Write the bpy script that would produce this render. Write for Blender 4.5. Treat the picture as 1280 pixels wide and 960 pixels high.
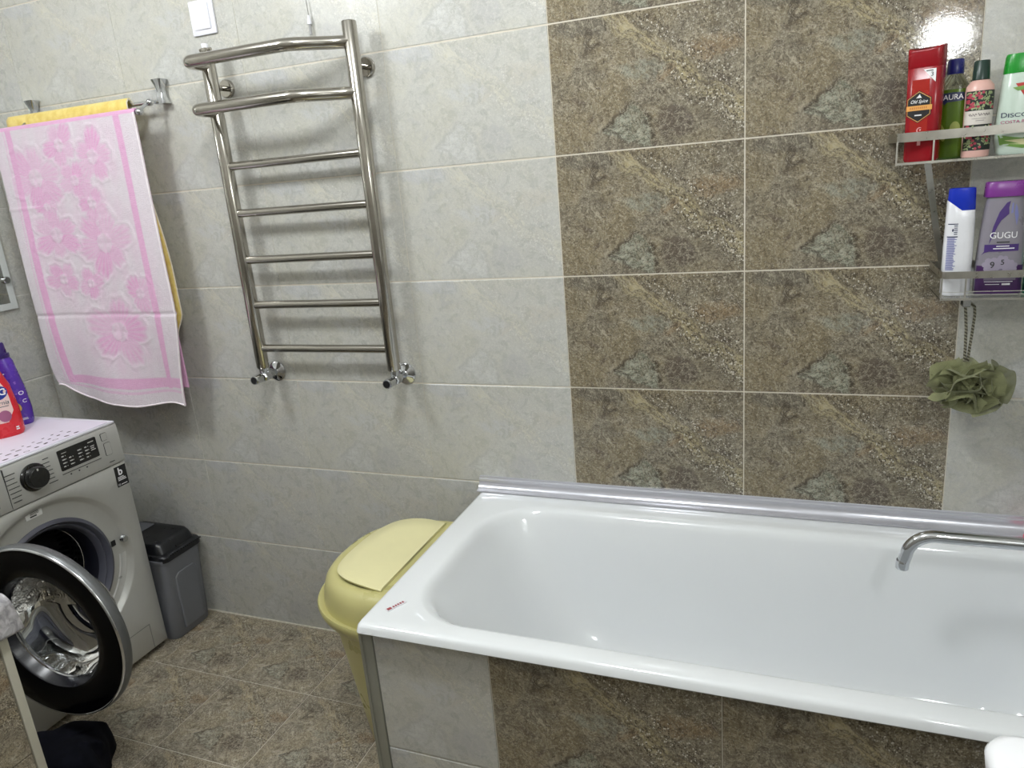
import bpy, bmesh, math, random
import numpy as np
from mathutils import Vector, Matrix, Euler

# ------------------------------------------------------------------ clear
for o in list(bpy.data.objects):
    bpy.data.objects.remove(o, do_unlink=True)
C = bpy.context.scene.collection
random.seed(7)
PI = math.pi

# ------------------------------------------------------------------ camera
cam_d = bpy.data.cameras.new('camera')
cam = bpy.data.objects.new('camera', cam_d)
C.objects.link(cam)
cam.location = (0.5769, -1.8204, 1.4833)
cam.rotation_euler = (1.29293, 0.08277, 0.36511)
cam_d.sensor_fit = 'HORIZONTAL'
cam_d.sensor_width = 36.0
cam_d.lens = 36.0 * 915.83 / 1280.0
cam_d.clip_start = 0.02
bpy.context.scene.camera = cam

# ------------------------------------------------------------------ world, lamps, exposure
w = bpy.data.worlds.new('world')
bpy.context.scene.world = w
w.use_nodes = True
w.node_tree.nodes['Background'].inputs[0].default_value = (0.8, 0.87, 1.0, 1)
w.node_tree.nodes['Background'].inputs[1].default_value = 0.05

def lamp(name, loc, watt, rad, col):
    l = bpy.data.lights.new(name, 'POINT')
    l.energy = watt
    l.shadow_soft_size = rad
    l.color = col
    o = bpy.data.objects.new(name, l)
    o.location = loc
    C.objects.link(o)
    return o
COOL = (0.968, 1.0, 1.005)
CEIL_LAMPS = [((-1.20, -1.10, 2.36), 19), ((-0.05, -1.10, 2.36), 22)]
for q, watt in CEIL_LAMPS:
    lamp('ceiling_bulb', q, watt, 0.12, COOL)
MIRROR_LAMPS = [(1.055, -1.52, 1.838), (1.065, -1.64, 1.852)]
for ml in MIRROR_LAMPS:
    lamp('mirror_bulb', ml, 4.2, 0.026, COOL)

vs = bpy.context.scene.view_settings
vs.view_transform = 'Standard'
vs.look = 'None'
vs.gamma = 1.0
vs.use_curve_mapping = False
vs.exposure = 0.62

# ------------------------------------------------------------------ helpers
def lin(c):
    return tuple(((x/255)/12.92 if x/255 <= 0.04045 else ((x/255+0.055)/1.055)**2.4) for x in c)

class NB:
    """small node-tree writer"""
    def __init__(s, name):
        s.m = bpy.data.materials.new(name)
        s.m.use_nodes = True
        s.t = s.m.node_tree
        s.b = s.t.nodes['Principled BSDF']
    def n(s, typ, **kw):
        nd = s.t.nodes.new(typ)
        for k, v in kw.items():
            setattr(nd, k, v)
        return nd
    def put(s, sock, v):
        if isinstance(v, bpy.types.NodeSocket):
            s.t.links.new(v, sock)
        elif v is not None:
            if hasattr(sock, 'default_value') and isinstance(v, (tuple, list)) and len(v) == 3 and sock.type == 'RGBA':
                v = (*v, 1)
            sock.default_value = v
    def math(s, op, a, b=None, c=None, clamp=False):
        nd = s.n('ShaderNodeMath', operation=op, use_clamp=clamp)
        for i, v in enumerate((a, b, c)):
            if v is not None:
                s.put(nd.inputs[i], v)
        return nd.outputs[0]
    def mix(s, f, a, b, blend='MIX'):
        nd = s.n('ShaderNodeMix', data_type='RGBA', blend_type=blend)
        s.put(nd.inputs[0], f); s.put(nd.inputs[6], a); s.put(nd.inputs[7], b)
        return nd.outputs[2]
    def ss(s, v, lo, hi, a=0.0, b=1.0):
        nd = s.n('ShaderNodeMapRange', interpolation_type='SMOOTHSTEP')
        s.put(nd.inputs[0], v)
        nd.inputs[1].default_value = lo; nd.inputs[2].default_value = hi
        nd.inputs[3].default_value = a; nd.inputs[4].default_value = b
        return nd.outputs[0]
    def noise(s, vec, scale, detail=3, rough=0.55, dist=0.0):
        nd = s.n('ShaderNodeTexNoise')
        s.put(nd.inputs['Vector'], vec)
        nd.inputs['Scale'].default_value = scale
        nd.inputs['Detail'].default_value = detail
        nd.inputs['Roughness'].default_value = rough
        nd.inputs['Distortion'].default_value = dist
        return nd.outputs[0]
    def voro(s, vec, scale, feature='F1', out=0, rnd=1.0):
        nd = s.n('ShaderNodeTexVoronoi', feature=feature)
        s.put(nd.inputs['Vector'], vec)
        nd.inputs['Scale'].default_value = scale
        nd.inputs['Randomness'].default_value = rnd
        return nd.outputs[out]
    def obj(s):
        return s.n('ShaderNodeTexCoord').outputs['Object']
    def sep(s, v):
        nd = s.n('ShaderNodeSeparateXYZ'); s.put(nd.inputs[0], v)
        return nd.outputs
    def comb(s, x, y, z=0.0):
        nd = s.n('ShaderNodeCombineXYZ')
        for i, v in enumerate((x, y, z)):
            s.put(nd.inputs[i], v)
        return nd.outputs[0]
    def bump(s, h, strength=0.2, dist=0.002):
        nd = s.n('ShaderNodeBump')
        nd.inputs['Strength'].default_value = strength
        nd.inputs['Distance'].default_value = dist
        s.put(nd.inputs['Height'], h)
        s.t.links.new(nd.outputs[0], s.b.inputs['Normal'])
    def set(s, **kw):
        names = dict(col='Base Color', rough='Roughness', metal='Metallic', spec='Specular IOR Level', coat='Coat Weight',
                     coatr='Coat Roughness', trans='Transmission Weight', ior='IOR', alpha='Alpha', sheen='Sheen Weight',
                     emis='Emission Color', emstr='Emission Strength', sub='Subsurface Weight')
        for k, v in kw.items():
            s.put(s.b.inputs[names[k]], v)
        return s.m

def plain(name, rgb, rough=0.4, metal=0.0, var=0.04, scale=30, bump=0.0, bscale=200, **kw):
    nb = NB(name)
    c = lin(rgb)
    oc = nb.obj()
    nz = nb.noise(oc, scale, 3)
    d = tuple(x*(1-var*2) for x in c); e = tuple(min(1, x*(1+var*2)) for x in c)
    nb.set(col=nb.mix(nz, d, e), rough=nb.ss(nz, 0.2, 0.8, max(0.0, rough-0.04), rough+0.04), metal=metal, **kw)
    if bump:
        nb.bump(nb.noise(oc, bscale, 3), bump, 0.001)
    return nb.m

def link(o):
    C.objects.link(o); return o

def thing(name, label, cat, loc=(0, 0, 0), group=None, rz=0.0):
    o = bpy.data.objects.new(name, None)
    o.location = loc; o.rotation_euler = (0, 0, rz)
    o.empty_display_size = 0.05
    o['label'] = label; o['category'] = cat
    if group: o['group'] = group
    return link(o)

def tag(o, label, cat, group=None):
    o['label'] = label; o['category'] = cat
    if group: o['group'] = group
    return o

def rootloc(p):
    v = Vector((0, 0, 0))
    while p is not None:
        v += p.location; p = p.parent
    return v

class MB:
    """mesh builder in world coordinates"""
    def __init__(s):
        s.v = []; s.f = []; s.fm = []
        s.M = None; s.mi = 0
    def add(s, vs, fs):
        k = len(s.v)
        if s.M is not None:
            vs = [tuple(s.M @ Vector(p)) for p in vs]
        s.v += [tuple(p) for p in vs]
        s.f += [tuple(i+k for i in f) for f in fs]
        s.fm += [s.mi]*len(fs)
        return s
    def box(s, c, d, bev=0.0, seg=2):
        bm = bmesh.new()
        bmesh.ops.create_cube(bm, size=1)
        bmesh.ops.scale(bm, vec=d, verts=bm.verts)
        if bev:
            bmesh.ops.bevel(bm, geom=bm.edges[:], offset=bev, segments=seg, profile=0.5, affect='EDGES')
        bmesh.ops.translate(bm, vec=c, verts=bm.verts)
        bm.verts.index_update()
        s.add([v.co[:] for v in bm.verts], [[v.index for v in f.verts] for f in bm.faces])
        bm.free(); return s
    def b2(s, lo, hi, bev=0.0, seg=2):
        return s.box([(a+b)/2 for a, b in zip(lo, hi)], [abs(b-a) for a, b in zip(lo, hi)], bev, seg)
    def loft(s, loops, cap0=True, cap1=True, closed=True):
        n = len(loops[0]); vs = []; fs = []
        for L in loops: vs += list(L)
        for i in range(len(loops)-1):
            for j in range(n if closed else n-1):
                a = i*n+j; b = i*n+(j+1) % n
                fs.append((a, b, b+n, a+n))
        if cap0: fs.append(tuple(range(n-1, -1, -1)))
        if cap1: fs.append(tuple(range((len(loops)-1)*n, len(loops)*n)))
        return s.add(vs, fs)
    def tube(s, path, r, n=12, caps=True):
        pts = [Vector(p) for p in path]
        rs = r if isinstance(r, (list, tuple)) else [r]*len(pts)
        t0 = (pts[1]-pts[0]).normalized()
        up = Vector((0, 0, 1)) if abs(t0.z) < 0.9 else Vector((1, 0, 0))
        nrm = t0.cross(up).normalized()
        loops = []
        for i, p in enumerate(pts):
            if i == 0: t = pts[1]-pts[0]
            elif i == len(pts)-1: t = pts[-1]-pts[-2]
            else: t = (pts[i+1]-pts[i]).normalized()+(pts[i]-pts[i-1]).normalized()
            t.normalize()
            nrm = (nrm-t*nrm.dot(t)).normalized()
            b = t.cross(nrm)
            loops.append([tuple(p+(nrm*math.cos(a)+b*math.sin(a))*rs[i]) for a in [2*PI*k/n for k in range(n)]])
        return s.loft(loops, caps, caps)
    def lathe(s, prof, n=48, origin=(0, 0, 0), axis=(0, 0, 1), cap0=False, cap1=False):
        ax = Vector(axis).normalized()
        q = Vector((0, 0, 1)).rotation_difference(ax)
        o = Vector(origin)
        loops = []
        for r, z in prof:
            loops.append([tuple(o+q @ Vector((r*math.cos(2*PI*k/n), r*math.sin(2*PI*k/n), z))) for k in range(n)])
        return s.loft(loops, cap0, cap1)
    def build(s, name, mat, parent=None, sharp=32, smooth=True, weld=True):
        me = bpy.data.meshes.new(name)
        off = rootloc(parent) if parent else Vector((0, 0, 0))
        me.from_pydata([tuple(Vector(p)-off) for p in s.v], [], s.f)
        bm = bmesh.new(); bm.from_mesh(me)
        if weld: bmesh.ops.remove_doubles(bm, verts=bm.verts, dist=2e-6)
        bmesh.ops.recalc_face_normals(bm, faces=bm.faces)
        bm.to_mesh(me); bm.free()
        mats = mat if isinstance(mat, (list, tuple)) else [mat]
        for m in mats: me.materials.append(m)
        if len(mats) > 1:
            me.polygons.foreach_set('material_index', s.fm)
        if smooth:
            me.polygons.foreach_set('use_smooth', [True]*len(me.polygons))
            me.set_sharp_from_angle(angle=math.radians(sharp))
        me.update()
        o = link(bpy.data.objects.new(name, me))
        if parent: o.parent = parent
        return o

def rrect(x0, x1, y0, y1, r, z, n=8):
    """rounded rectangle loop, counter-clockwise; r may be 4 radii (x1y0, x1y1, x0y1, x0y0)"""
    rr = r if isinstance(r, (list, tuple)) else [r]*4
    out = []
    for (cx, cy, a0, q) in ((x1-rr[0], y0+rr[0], -PI/2, rr[0]), (x1-rr[1], y1-rr[1], 0, rr[1]), (x0+rr[2], y1-rr[2], PI/2, rr[2]), (x0+rr[3], y0+rr[3], PI, rr[3])):
        for k in range(n+1):
            a = a0+PI/2*k/n
            out.append((cx+q*math.cos(a), cy+q*math.sin(a), z))
    return out

def arc(c, r, a0, a1, n, f):
    return [f(c[0]+r*math.cos(a0+(a1-a0)*k/n), c[1]+r*math.sin(a0+(a1-a0)*k/n)) for k in range(n+1)]

_txt = {}
def text2d(s, size, bold=0.0, shear=0.0, width=None):
    """text outline as a triangulated 2-D mesh (built-in font), centred"""
    key = (s, bold, shear)
    if key not in _txt:
        cu = bpy.data.curves.new('txt', 'FONT')
        cu.body = s; cu.size = 1.0; cu.align_x = 'CENTER'; cu.align_y = 'CENTER'
        cu.offset = bold; cu.shear = shear; cu.resolution_u = 4
        ob = bpy.data.objects.new('txt', cu); C.objects.link(ob)
        bpy.context.view_layer.update()
        me = bpy.data.meshes.new_from_object(ob.evaluated_get(bpy.context.evaluated_depsgraph_get()))
        _txt[key] = ([v.co[:2] for v in me.vertices], [tuple(p.vertices) for p in me.polygons])
        bpy.data.objects.remove(ob); bpy.data.meshes.remove(me); bpy.data.curves.remove(cu)
    vs, fs = _txt[key]
    k = size
    kx = size
    if width:
        xs = [v[0] for v in vs]; kx = width/(max(xs)-min(xs))
    return [(x*kx, y*k) for x, y in vs], fs

# ------------------------------------------------------------------ materials
def stone(name, dark, rough=0.16, bumps=0.12, k=1.0):
    """slate-look printed tile, the same print on every tile (tile-local metres, k scales the motif)"""
    nb = NB(name)
    X, Y, Z = nb.sep(nb.obj())
    if k != 1.0:
        X = nb.math('MULTIPLY', X, k); Y = nb.math('MULTIPLY', Y, k)
    v0 = nb.comb(X, Y, 0.0)
    def warp(sc, amt, seed):
        n1 = nb.noise(nb.comb(X, Y, seed), sc, 4, 0.6); n2 = nb.noise(nb.comb(Y, X, seed+3.1), sc, 4, 0.6)
        return (nb.math('MULTIPLY', nb.math('SUBTRACT', n1, 0.5), amt), nb.math('MULTIPLY', nb.math('SUBTRACT', n2, 0.5), amt))
    ax, ay = warp(11, 0.075, 0.0)
    xw = nb.math('ADD', X, ax); yw = nb.math('ADD', Y, ay)
    bx, by = warp(60, 0.010, 5.0)
    vw = nb.comb(nb.math('ADD', X, bx), nb.math('ADD', Y, by), 0.0)
    # diagonal frame: d across, al along a line falling from upper left to lower right
    ca, sa = math.cos(math.radians(-38)), math.sin(math.radians(-38))
    px_, py_ = -0.045, 0.150
    dx_ = nb.math('SUBTRACT', xw, px_); dy_ = nb.math('SUBTRACT', yw, py_)
    d = nb.math('ADD', nb.math('MULTIPLY', dx_, -sa), nb.math('MULTIPLY', dy_, ca))
    al = nb.math('ADD', nb.math('MULTIPLY', dx_, ca), nb.math('MULTIPLY', dy_, sa))
    st = nb.noise(nb.comb(nb.math('MULTIPLY', d, 70.0), nb.math('MULTIPLY', al, 9.0), 0.0), 2.0, 5, 0.65, 0.4)
    fine = nb.noise(vw, 170, 5, 0.75, 0.4)
    grit = nb.noise(vw, 420, 3, 0.8)
    mid = nb.noise(v0, 26, 6, 0.68, 0.9)
    big = nb.noise(nb.comb(X, Y, 9.0), 8, 3, 0.5)
    def patch(cx, cy, rx, ry, soft=0.35, src=None):
        xx, yy = src if src else (xw, yw)
        p = nb.math('DIVIDE', nb.math('SUBTRACT', xx, cx), rx); q = nb.math('DIVIDE', nb.math('SUBTRACT', yy, cy), ry)
        return nb.ss(nb.math('ADD', nb.math('MULTIPLY', p, p), nb.math('MULTIPLY', q, q)), 1.0+soft, 1.0-soft)
    M = lambda *v: nb.math('MULTIPLY', *v)
    band1 = M(nb.ss(d, -0.004, 0.010), nb.ss(d, 0.044, 0.020))
    band2 = M(nb.ss(d, -0.046, -0.034), nb.ss(d, 0.004, -0.006))
    lowright = M(nb.ss(xw, 0.02, 0.07), M(nb.ss(d, -0.085, -0.05), nb.ss(d, 0.0, -0.02)))
    upright = M(nb.ss(d, 0.03, 0.05), 0.5)
    zone = nb.math('MAXIMUM', nb.math('MAXIMUM', band1, lowright), nb.math('MAXIMUM', upright, 0.16))
    # pale wedge of streaked stone with a dark upper edge
    cx_, cy_ = warp(34, 0.026, 7.0)
    tx = nb.math('SUBTRACT', nb.math('ADD', X, nb.math('ADD', M(ax, 0.5), cx_)), -0.034); ty = nb.math('SUBTRACT', nb.math('ADD', Y, nb.math('ADD', M(ay, 0.5), cy_)), -0.092)
    wedge = nb.math('MINIMUM', nb.math('MINIMUM', nb.ss(nb.math('ADD', M(ty, 0.8), M(tx, -0.6)), 0.034, 0.027), nb.ss(nb.math('ADD', M(ty, 0.75), M(tx, 0.66)), 0.040, 0.032)), nb.math('MINIMUM', nb.ss(nb.math('ADD', M(ty, -0.9), M(tx, -0.35)), 0.042, 0.032), nb.ss(tx, 0.05, 0.04)))
    wedge2 = nb.math('MINIMUM', nb.math('MINIMUM', nb.ss(nb.math('ADD', M(ty, 0.8), M(tx, -0.6)), 0.044, 0.035), nb.ss(nb.math('ADD', M(ty, 0.75), M(tx, 0.66)), 0.050, 0.041)), nb.math('MINIMUM', nb.ss(nb.math('ADD', M(ty, -0.9), M(tx, -0.35)), 0.045, 0.036), nb.ss(tx, 0.06, 0.05)))
    edge = nb.math('SUBTRACT', wedge2, wedge, clamp=True)
    gst = nb.noise(nb.comb(nb.math('ADD', M(tx, 16.0), M(ty, 26.0)), nb.math('ADD', M(tx, -20.0), M(ty, 62.0)), 1.0), 1.3, 4, 0.6, 0.9)
    blue = patch(0.0, 0.022, 0.05, 0.020, 0.8)
    rust = nb.math('MAXIMUM', patch(0.048, 0.010, 0.022, 0.014, 0.8), patch(0.16, 0.055, 0.05, 0.022, 0.8))
    brown = patch(0.072, -0.098, 0.045, 0.034, 0.5)
    crack = nb.math('MAXIMUM', patch(-0.130, 0.105, 0.008, 0.034, 0.6), patch(-0.112, 0.085, 0.018, 0.007, 0.7))
    topgrey = patch(-0.150, 0.138, 0.065, 0.022, 0.6)
    warm = nb.ss(big, 0.42, 0.62)
    def vein(scale, w_, seed, dist=2.0):
        n_ = nb.math('ABSOLUTE', nb.math('SUBTRACT', nb.noise(nb.comb(X, Y, seed), scale, 5, 0.62, dist), 0.5))
        return nb.ss(n_, w_, w_*0.2)
    v1 = vein(14, 0.016, 2.0); v2 = vein(30, 0.022, 4.0, 1.2)
    # pebbles
    cel = nb.voro(vw, 260, out=1); pd = nb.voro(vw, 260); cr = nb.sep(cel)
    spk_l = M(nb.ss(cr[0], 0.74, 0.86), nb.ss(pd, 0.55, 0.3)); spk_d = M(nb.ss(cr[0], 0.46, 0.30), nb.ss(pd, 0.62, 0.35))
    pal = {1: dict(base=(126, 118, 101), dk=(76, 69, 58), lt=(164, 156, 138), warm=(138, 125, 97), st_l=(172, 160, 124), st_d=(92, 82, 62),
                   wl=(164, 166, 150), wd=(104, 106, 92), edge=(58, 52, 44), blue=(150, 154, 142), rust=(148, 124, 92), brown=(90, 81, 74), crk=(58, 50, 44),
                   tg=(112, 107, 96), sl=(222, 216, 204), sd=(62, 55, 47), vl=(182, 174, 154), vd=(70, 63, 53)),
           2: dict(base=(142, 134, 118), dk=(90, 82, 71), lt=(184, 174, 155), warm=(154, 142, 117), st_l=(166, 152, 122), st_d=(86, 75, 60),
                   wl=(166, 164, 148), wd=(118, 114, 100), edge=(62, 55, 46), blue=(146, 144, 130), rust=(140, 114, 82), brown=(90, 80, 70), crk=(66, 57, 48),
                   tg=(112, 105, 92), sl=(206, 198, 180), sd=(64, 56, 47), vl=(196, 187, 166), vd=(80, 72, 62)),
           0: dict(base=(184, 184, 178), dk=(171, 171, 166), lt=(196, 196, 190), warm=(186, 184, 171), st_l=(198, 195, 180), st_d=(170, 168, 158),
                   wl=(197, 198, 195), wd=(184, 185, 183), edge=(166, 166, 163), blue=(188, 190, 192), rust=(188, 183, 170), brown=(174, 174, 173), crk=(168, 168, 166),
                   tg=(182, 184, 187), sl=(208, 206, 200), sd=(174, 172, 166), vl=(199, 198, 191), vd=(168, 168, 163))}[dark]
    P_ = {q: lin(c_) for q, c_ in pal.items()}
    c = nb.mix(nb.ss(mid, 0.28, 0.72), P_['dk'], P_['lt'])
    c = nb.mix(0.45, c, P_['base'])
    c = nb.mix(M(warm, 0.6), c, P_['warm'])
    c = nb.mix(M(topgrey, 0.7), c, P_['tg'])
    c = nb.mix(M(band2, nb.ss(st, 0.40, 0.62, 0.05, 0.85)), c, P_['st_l'])
    c = nb.mix(M(band2, nb.ss(st, 0.50, 0.36, 0.0, 0.75)), c, P_['st_d'])
    c = nb.mix(M(rust, 0.6), c, P_['rust'])
    c = nb.mix(M(blue, nb.ss(mid, 0.35, 0.6, 0.1, 0.8)), c, P_['blue'])
    c = nb.mix(M(brown, 0.8), c, P_['brown'])
    c = nb.mix(M(edge, nb.ss(mid, 0.35, 0.6, 0.4, 0.85)), c, P_['edge'])
    c = nb.mix(M(wedge, nb.ss(mid, 0.30, 0.58, 0.45, 0.95)), c, nb.mix(nb.ss(gst, 0.40, 0.58), P_['wd'], P_['wl']))
    c = nb.mix(M(crack, nb.ss(fine, 0.38, 0.55, 0.1, 0.9)), c, P_['crk'])
    v3 = vein(20, 0.012, 11.0, 2.6); v4 = vein(44, 0.03, 13.0, 0.8)
    sn = nb.noise(nb.comb(nb.math('MULTIPLY', d, 46.0), nb.math('MULTIPLY', al, 8.0), 3.0), 1.6, 5, 0.68, 1.2)
    sm = nb.ss(nb.noise(nb.comb(X, Y, 21.0), 13, 3, 0.5), 0.40, 0.58)
    c = nb.mix(M(sm, nb.ss(sn, 0.46, 0.34, 0.0, 0.7)), c, P_['vd'])
    c = nb.mix(M(sm, nb.ss(sn, 0.54, 0.68, 0.0, 0.7)), c, P_['vl'])
    blot = nb.noise(nb.comb(X, Y, 31.0), 17, 5, 0.6, 1.5)
    c = nb.mix(nb.ss(blot, 0.56, 0.70, 0.0, 0.6), c, P_['brown'])
    c = nb.mix(nb.ss(blot, 0.42, 0.30, 0.0, 0.6), c, P_['lt'])
    c = nb.mix(M(v1, 0.6), c, P_['vd'])
    c = nb.mix(M(v2, 0.5), c, P_['vl'])
    c = nb.mix(M(v3, 0.75), c, P_['crk'])
    c = nb.mix(M(v4, 0.3), c, P_['vd'])
    fa = {1: 0.72, 2: 0.75, 0: 0.5}[dark]
    c = nb.mix(nb.ss(fine, 0.46, 0.33, 0.0, fa), c, P_['vd'])
    c = nb.mix(nb.ss(fine, 0.55, 0.68, 0.0, fa), c, P_['vl'])
    c = nb.mix(nb.ss(grit, 0.60, 0.75, 0.0, 0.5*fa), c, P_['vl'])
    c = nb.mix(nb.ss(grit, 0.40, 0.26, 0.0, 0.5*fa), c, P_['vd'])
    c = nb.mix(M(spk_d, M(zone, 0.85)), c, P_['sd'])
    c = nb.mix(M(spk_l, M(zone, 0.8)), c, P_['sl'])
    hgt = nb.math('ADD', M(fine, 0.7), nb.math('ADD', M(mid, 0.8), M(M(pd, zone), 0.5)))
    nb.set(col=c, rough=nb.ss(mid, 0.3, 0.7, rough*0.75, rough*1.3), spec=0.5)
    nb.bump(hgt, bumps, 0.004)
    return nb.m

M_GREY = stone('grey_stone_tile', 0, rough=0.30, bumps=0.08)
M_DARK = stone('brown_slate_tile', 1, rough=0.08, bumps=0.03)
M_FLOOR = stone('brown_floor_tile', 2, rough=0.22, bumps=0.10, k=1.25)
M_GROUT = plain('pale_grout', (205, 198, 184), 0.8, var=0.05, bump=0.2)
M_GROUTG = plain('light_grey_grout', (204, 203, 198), 0.8, var=0.05, bump=0.2)
M_WALL = plain('brown_grey_wall', (150, 147, 140), 0.4)
M_CEIL = plain('white_ceiling', (228, 228, 226), 0.7)
M_STEEL = plain('polished_steel', (176, 172, 164), 0.13, 1.0, var=0.03, scale=8)
M_CHROME = plain('chrome', (196, 198, 201), 0.06, 1.0, var=0.02, scale=8)
M_BRUSH = plain('brushed_steel', (176, 173, 165), 0.3, 1.0, var=0.08, scale=60, bump=0.06, bscale=300)
M_ENAMEL = plain('white_enamel', (223, 226, 228), 0.09, var=0.008, scale=6, coat=0.3, coatr=0.04)
M_CERAMIC = plain('white_ceramic', (236, 237, 240), 0.12, var=0.008, scale=6, coat=0.3, coatr=0.05)
M_TRIM = plain('glossy_grey_white_plastic', (206, 207, 216), 0.2, 0.55, var=0.01, coat=0.3, coatr=0.05)
M_WPLAST = plain('white_plastic', (228, 228, 236), 0.32, var=0.015)
M_YEL = plain('yellow_plastic', (190, 184, 126), 0.3, var=0.03, scale=14)
M_YELLID = plain('pale_yellow_plastic', (220, 214, 166), 0.34, var=0.03, scale=14)
M_BINB = plain('grey_plastic', (108, 110, 116), 0.45, var=0.03, bump=0.05)
M_BLACKP = plain('black_plastic', (20, 21, 25), 0.3, var=0.05)
M_SILVER = plain('silver_paint', (186, 186, 182), 0.34, 0.35, var=0.02)
M_SILVERD = plain('darker_silver_paint', (138, 139, 136), 0.36, 0.35, var=0.02)
M_GLOSSB = plain('gloss_black', (5, 5, 8), 0.05, var=0.05, coat=0.5, coatr=0.03)
M_DOORBLK = plain('black_door_glass', (4, 4, 6), 0.14, var=0.02, spec=0.22)
M_RUBBER = plain('blue_grey_rubber', (80, 81, 92), 0.42, var=0.05)
M_RUBBERD = plain('dark_blue_rubber', (28, 29, 40), 0.4, var=0.05)
M_DRUM = plain('drum_steel', (96, 96, 100), 0.3, 0.9, var=0.05)
M_DARK_IN = plain('dark_interior', (14, 14, 16), 0.7)
M_INK = plain('dark_grey_print', (52, 52, 52), 0.6)
M_INKP = plain('pale_print', (190, 190, 186), 0.6)
M_WHITEP = plain('white_print', (236, 236, 238), 0.5)
M_PAPER = plain('white_label', (214, 214, 212), 0.5)
M_RED = plain('crimson_plastic', (142, 12, 26), 0.24, var=0.03)
M_REDMID = plain('orange_red_foil', (168, 38, 30), 0.25, 0.25, var=0.06, scale=40)
M_GOLD = plain('orange_gold_print', (222, 160, 84), 0.4)
M_BLACKPR = plain('black_print', (24, 24, 26), 0.4)
M_NAVY = plain('navy_plastic', (28, 34, 112), 0.28)
M_NAVYPR = plain('navy_print', (22, 32, 74), 0.4)
M_DGREEN = plain('dark_green_plastic', (26, 52, 44), 0.32)
M_PINKL = plain('blush_pink_plastic', (222, 178, 168), 0.3)
M_CREAM = plain('cream_label', (214, 208, 200), 0.5)
M_LEAF = plain('sage_print', (150, 166, 120), 0.5)
M_ROSE = plain('rose_print', (172, 62, 80), 0.5)
M_BGREEN = plain('bright_green_plastic', (28, 142, 44), 0.28)
M_PALEBOT = plain('pale_grey_green_plastic', (196, 212, 200), 0.22)
M_GRNPR = plain('green_print', (110, 150, 70), 0.5)
M_MAGENTA = plain('magenta_print', (176, 40, 110), 0.5)
M_BLUE = plain('royal_blue_plastic', (14, 46, 178), 0.18)
M_WBOT = plain('white_bottle_plastic', (226, 227, 232), 0.24)
M_BLUEPR = plain('blue_grey_print', (120, 124, 176), 0.5)
M_VIOLET = plain('violet_plastic', (122, 52, 138), 0.28)
M_PURPR = plain('purple_print', (66, 40, 110), 0.4)
M_GREYB = plain('grey_pearl_plastic', (132, 128, 138), 0.3)
M_TEAL = plain('teal_plastic', (80, 176, 140), 0.3)
M_PURPLE = plain('purple_plastic', (82, 48, 158), 0.26)
M_DPURPLE = plain('deep_purple_plastic', (46, 28, 96), 0.3)
M_DETRED = plain('red_plastic', (206, 34, 44), 0.26)
M_DETPINK = plain('pale_pink_print', (224, 196, 190), 0.4)
M_YPR = plain('yellow_print', (206, 172, 74), 0.5)
M_PINKSOAP = plain('hot_pink_plastic', (236, 62, 112), 0.35)
M_WOOD = plain('pale_grey_paint', (190, 187, 172), 0.5, var=0.03)
M_CORNER = plain('olive_grey_metal', (150, 151, 142), 0.34, 0.5, var=0.04)

def glassmat(name, rgb, rough=0.02, ior=1.45):
    nb = NB(name)
    return nb.set(col=lin(rgb), rough=rough, trans=1.0, ior=ior)
M_GLASS = glassmat('clear_glass', (252, 254, 253), 0.0, 1.2)
M_LIQ = glassmat('clear_bottle', (225, 235, 215), 0.05)
M_GREENLIQ = plain('green_gel', (96, 128, 34), 0.15, var=0.04, trans=0.35)

def door_glass():
    nb = NB('door_bowl_glass')
    X, Y, Z = nb.sep(nb.obj())
    wv = nb.noise(nb.comb(nb.math('MULTIPLY', X, 1.0), nb.math('MULTIPLY', Z, 0.55), Y), 26, 3, 0.5, 3.0)
    up = nb.ss(Z, 0.44, 0.50)
    nb.bump(nb.math('MULTIPLY', wv, up), 0.9, 0.02)
    return nb.set(col=(0.80, 0.83, 0.84), rough=0.02, trans=1.0, ior=1.5)
M_DOORGLASS = door_glass()

def cloth(name, rgb, rgb2, bump=0.5, scale=420, sheen=0.3):
    nb = NB(name)
    oc = nb.obj()
    a = nb.noise(oc, scale, 2); b = nb.noise(oc, 40, 4)
    nb.set(col=nb.mix(nb.ss(b, 0.3, 0.7), lin(rgb), lin(rgb2)), rough=0.95, sheen=sheen, spec=0.1)
    nb.bump(nb.math('ADD', a, nb.math('MULTIPLY', b, 0.5)), bump, 0.002)
    return nb.m
M_YTOWEL = cloth('yellow_terry', (232, 212, 130), (216, 190, 98), 0.7)
M_BLACKC = cloth('black_fabric', (10, 11, 17), (15, 16, 24), 0.3, sheen=0.0)
M_REDC = cloth('dark_red_fabric', (112, 20, 26), (88, 14, 20), 0.3, sheen=0.0)

def towel_mat():
    nb = NB('pink_terry')
    at = nb.n('ShaderNodeAttribute'); at.attribute_name = 'print'
    oc = nb.obj()
    a = nb.noise(oc, 380, 3, 0.6); b = nb.noise(oc, 60, 4)
    f = at.outputs['Fac']
    white = nb.mix(b, lin((206, 197, 204)), lin((220, 212, 218)))
    pink = nb.mix(b, lin((212, 142, 192)), lin((222, 166, 204)))
    nb.set(col=nb.mix(nb.math('MULTIPLY', f, nb.ss(a, 0.2, 0.6, 0.75, 1.0)), white, pink), rough=0.95, sheen=0.35, spec=0.1)
    nb.bump(nb.math('ADD', a, nb.math('MULTIPLY', b, 0.4)), 0.75, 0.003)
    return nb.m
M_TOWEL = towel_mat()

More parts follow.
